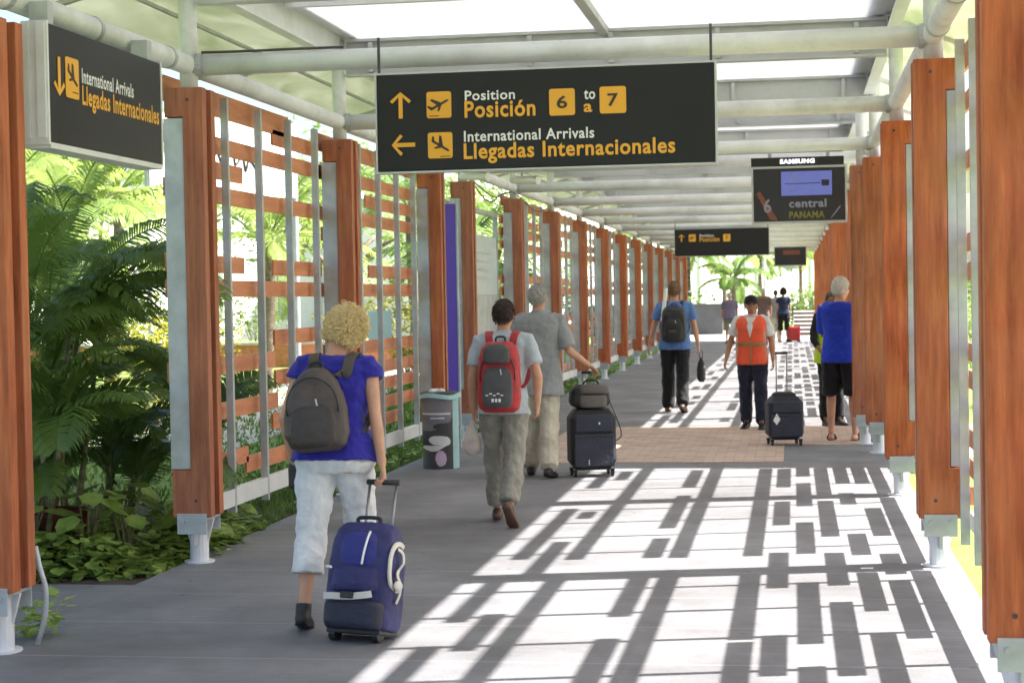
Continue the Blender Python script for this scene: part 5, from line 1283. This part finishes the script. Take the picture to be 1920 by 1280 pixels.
# garden beyond
for i, (x, y, h_, L, nf, m, ln) in enumerate([(-8.9, 20.5, 2.6, 2.1, 16, 'leafbright', .05), (-12.0, 26.0, 3.4, 2.8, 18, 'leafbright', -.04), (-10.2, 33.0, 3.0, 2.6, 16, 'leafbright', .06), (-9.0, 42, 4.0, 2.8, 17, 'leaf', -.05), (-14.5, 36, 4.2, 3.0, 18, 'leafbright', .05), (-16.5, 29, 4.6, 3.0, 18, 'leaf', .03), (-7.0, 37, 2.6, 2.2, 15, 'leaf', .02)]):
    palm_tree(x, y, '%s arching palm tree on the lawn behind the bars' % ORD[i], h_, L, nf, m, 100+i, ln)
for i, (x, y, R_, h_, m) in enumerate([(-15.8, 50.5, 1.3, 2.2, 'leafbright'), (-9.2, 24.5, .9, 1.8, 'croton'), (-12.4, 49, 1.3, 2.4, 'croton'), (-10.5, 29.5, 1.0, 1.6, 'croton'), (-12.0, 33, 1.1, 1.8, 'leaf'), (-8.0, 36, 1.0, 2.2, 'croton'), (-6.4, 40, .9, 2.4, 'leafbright'), (-15.5, 40, 1.4, 2.2, 'leafbright'), (-6.3, 47, 1.0, 2.6, 'leaf'), (-6.5, 54, 1.1, 3.0, 'leafbright'), (-5.9, 33.5, .7, 1.9, 'leaf'), (-18, 33, 1.4, 2.4, 'leaf'), (-21, 42, 1.8, 2.8, 'croton'), (-17, 50, 1.6, 2.6, 'leafbright')]):
    shrub(x, y, '%s %s shrub behind the orange slats' % (ORD[i], {'croton': 'yellow leaved', 'leafbright': 'light green', 'leaf': 'mid green'}[m]), R_, h_, m, 200+i)
for i, (x, y, h_, R_, m) in enumerate([(-15, 24, 6.0, 2.8, 'leafbright'), (-19, 38, 7.0, 3.4, 'leafbright'), (-24, 50, 8.0, 4.0, 'leaf'), (-13, 50, 6.5, 3.0, 'leafbright'), (-10, 58, 6.5, 3.0, 'leafbright'), (-18, 62, 8, 3.8, 'leaf'), (-27, 66, 9, 4.4, 'leafbright'), (-12, 72, 7, 3.2, 'leaf')]):
    tree(x, y, '%s %s tree beyond the lawn' % (ORD[i], 'light green' if m == 'leafbright' else 'mid green'), h_, R_, m, 300+i)
for i, (x, y, R_, h_, m) in enumerate([(3.4, 13.5, .8, 1.2, 'leafbright'), (4.2, 27.5, 1.1, 1.6, 'leafbright'), (3.8, 35, 1.1, 2.0, 'leaf'), (4.4, 45, 1.3, 2.2, 'leafbright'), (4.0, 55, 1.3, 2.4, 'leafbright')]):
    shrub(x, y, '%s shrub on the lawn of the sunny side' % ORD[i], R_, h_, m, 400+i, group='shrubs on the sunny side lawn')

# ---------------------------------------------------------------- garden wall, building, pillar
o = thing('brick_planter', 'low orange brick planter wall across the lawn', 'planter', (-15.2, 46.5, -.06), R(8))
MB().box(-6, 6, -.25, .25, 0, .62).build('wall', M['brickwall'], o); MB().box(-6.05, 6.05, -.3, .3, .622, .70).build('coping', M['curb'], o)
o = thing('white_pillar', 'tall white pillar standing on the lawn behind the second bay of slats', 'pillar', (-6.55, 25.6, -.06))
MB().box(-.14, .14, -.14, .14, 0, 3.3).build('shaft', M['plaster'], o, bevel=.01); MB().box(-.2, .2, -.2, .2, 3.302, 3.4).build('head', M['plaster'], o, bevel=.01)
MB().box(-.2, .2, -.2, .2, 0, .12).build('foot', M['plaster'], o)
o = thing('info_board', 'small pale blue board on a post near the white pillar', 'board', (-5.9, 24.8, -.06))
MB().box(-.17, .17, -.02, .02, 1.15, 1.62).build('panel', M['glassblue'], o, bevel=.004); MB().tube([(0, .04, 0), (0, .04, 1.6)], .025, 8).build('post', M['steel'], o)
M['window'] = mat('window_glass', (.66, .68, .67), .5, var=.1)
def facade(name, label, loc, rz, W_, H_, bays, depth=6):
    root = thing(name, label, 'building', loc, rz)
    bw_ = W_/bays; zb, zt = .9, H_*.62
    wl = MB()
    for k in range(bays):
        x0 = -W_/2+k*bw_; wl.box(x0, x0+bw_*.18, 0, .3, 0, H_)
        wl.box(x0+bw_*.82, x0+bw_, 0, .3, 0, H_)
        wl.box(x0+bw_*.18, x0+bw_*.82, 0, .3, 0, zb); wl.box(x0+bw_*.18, x0+bw_*.82, 0, .3, zt, H_)
    wl.box(-W_/2, W_/2, .302, depth, 0, H_)
    wl.build('wall', M['plaster'], root)
    MB().box(-W_/2-.3, W_/2+.3, -.35, depth+.3, H_+.002, H_+.25).build('roof', M['railwhite'], root)
    for k in range(bays):
        x0 = -W_/2+k*bw_
        f = MB().box(x0+bw_*.18, x0+bw_*.82, .12, .16, zb, zb+.06); f.box(x0+bw_*.48, x0+bw_*.52, .12, .16, zb+.06, zt); wn = f.build('window', M['steel'], root)
        MB().box(x0+bw_*.18, x0+bw_*.82, .18, .20, zb, zt).build('pane', M['window'], wn)
    return root
facade('terminal_building', 'long white building far beyond the garden trees', (-34, 70, -.06), R(62), 70, 6.5, 14)
facade('end_building', 'white building closing the view past the end of the walkway', (-3, 103, -.06), R(52), 46, 8.5, 9)
MB_ = thing('planter_wall', 'grey concrete planter wall beside the end of the walkway', 'wall', (-6.4, 76, 0))
MB().box(-3, 3.4, 0, .3, 0, 1.25).build('wall', M['greywall'], MB_); MB().box(-3.05, 3.45, -.05, .35, 1.252, 1.33).build('coping', M['greywall'], MB_)
st_ = thing('garden_steps', 'pale garden steps rising beyond the walkway end', 'steps', (.9, 72, 0))
M['riser'] = mat('step_riser', (.16, .10, .08), .8, var=.15)
for k in range(6):
    MB().box(-.9, 1.2, .5*k, .5*k+.56, .16*k+.12, .16*k+.165).build('tread', M['plaster'], st_); MB().box(-.86, 1.16, .5*k+.05, .5*k+.5, .0, .16*k+.118).build('riser', M['riser'], st_)
for i, (x, y, h_, L, nf, m) in enumerate([(-4.6, 79, 3.6, 2.4, 18, 'leaf'), (-3.2, 84, 4.2, 2.6, 18, 'leafbright'), (-1.6, 88, 3.4, 2.2, 16, 'leaf'), (-6.5, 82, 4.5, 2.8, 18, 'leafbright'), (.4, 90, 3.8, 2.4, 16, 'leafbright'), (-2.6, 78.5, 2.4, 1.8, 14, 'leaf')]):
    palm_tree(x, y, '%s palm tree past the end of the walkway' % ORD[i], h_, L, nf, m, 500+i, nl=26, lw=.08, ll=.6, group='palms past the walkway end')
for i, (x, y, R_, h_, m) in enumerate([(.9, 77, .9, 2.2, 'leafbright'), (2.0, 76, 1.0, 2.4, 'leaf'), (.2, 80, .8, 1.8, 'leaf'), (-.8, 79, .7, 1.5, 'leafbright'), (-4.2, 77, .8, 1.9, 'leaf'), (2.6, 80, 1.2, 3.0, 'leafbright')]):
    shrub(x, y, '%s rounded shrub past the walkway end' % ORD[i], R_, h_, m, 600+i, size=.13, group='shrubs past the walkway end')
for i, x in enumerate((-2.2, -1.35)):
    o = MB().tube([(0, 0, 0), (0, 0, 3.9)], .075, 12).build('slim_column', M['steel'], loc=(x, 82+4*i, 0)); tag(o, ['slim grey column among the palms past the walkway end', 'slim grey column behind the far walkers'][i], 'column')
# white banner with dark scrawl glimpsed through the top slats
o = thing('white_banner', 'white banner with dark scrawl glimpsed between the upper slats', 'banner', (-9.3, 29, -.06), R(58))
MB().box(-1.9, 1.3, -.02, .02, 3.6, 4.9).build('sheet', M['plaster'], o)
for x in (-1.9, 1.3): MB().tube([(x, .05, 0), (x, .05, 4.95)], .05, 10).build('pole', M['steel'], o)
sq = smooth_path([(-.9, 0, 4.25), (-.8, 0, 4.05), (-.7, 0, 4.25), (-.62, 0, 4.05), (-.5, 0, 4.2), (-.4, 0, 4.02), (-.3, 0, 4.2), (-.15, 0, 4.2), (-.1, 0, 4.0), (.05, 0, 4.15), (.12, 0, 3.9), (.2, 0, 4.1), (.35, 0, 3.95)])
MB().tube([p+V((0, -.026, .12)) for p in sq], .02, 6).build('scrawl', M['signink'], o)
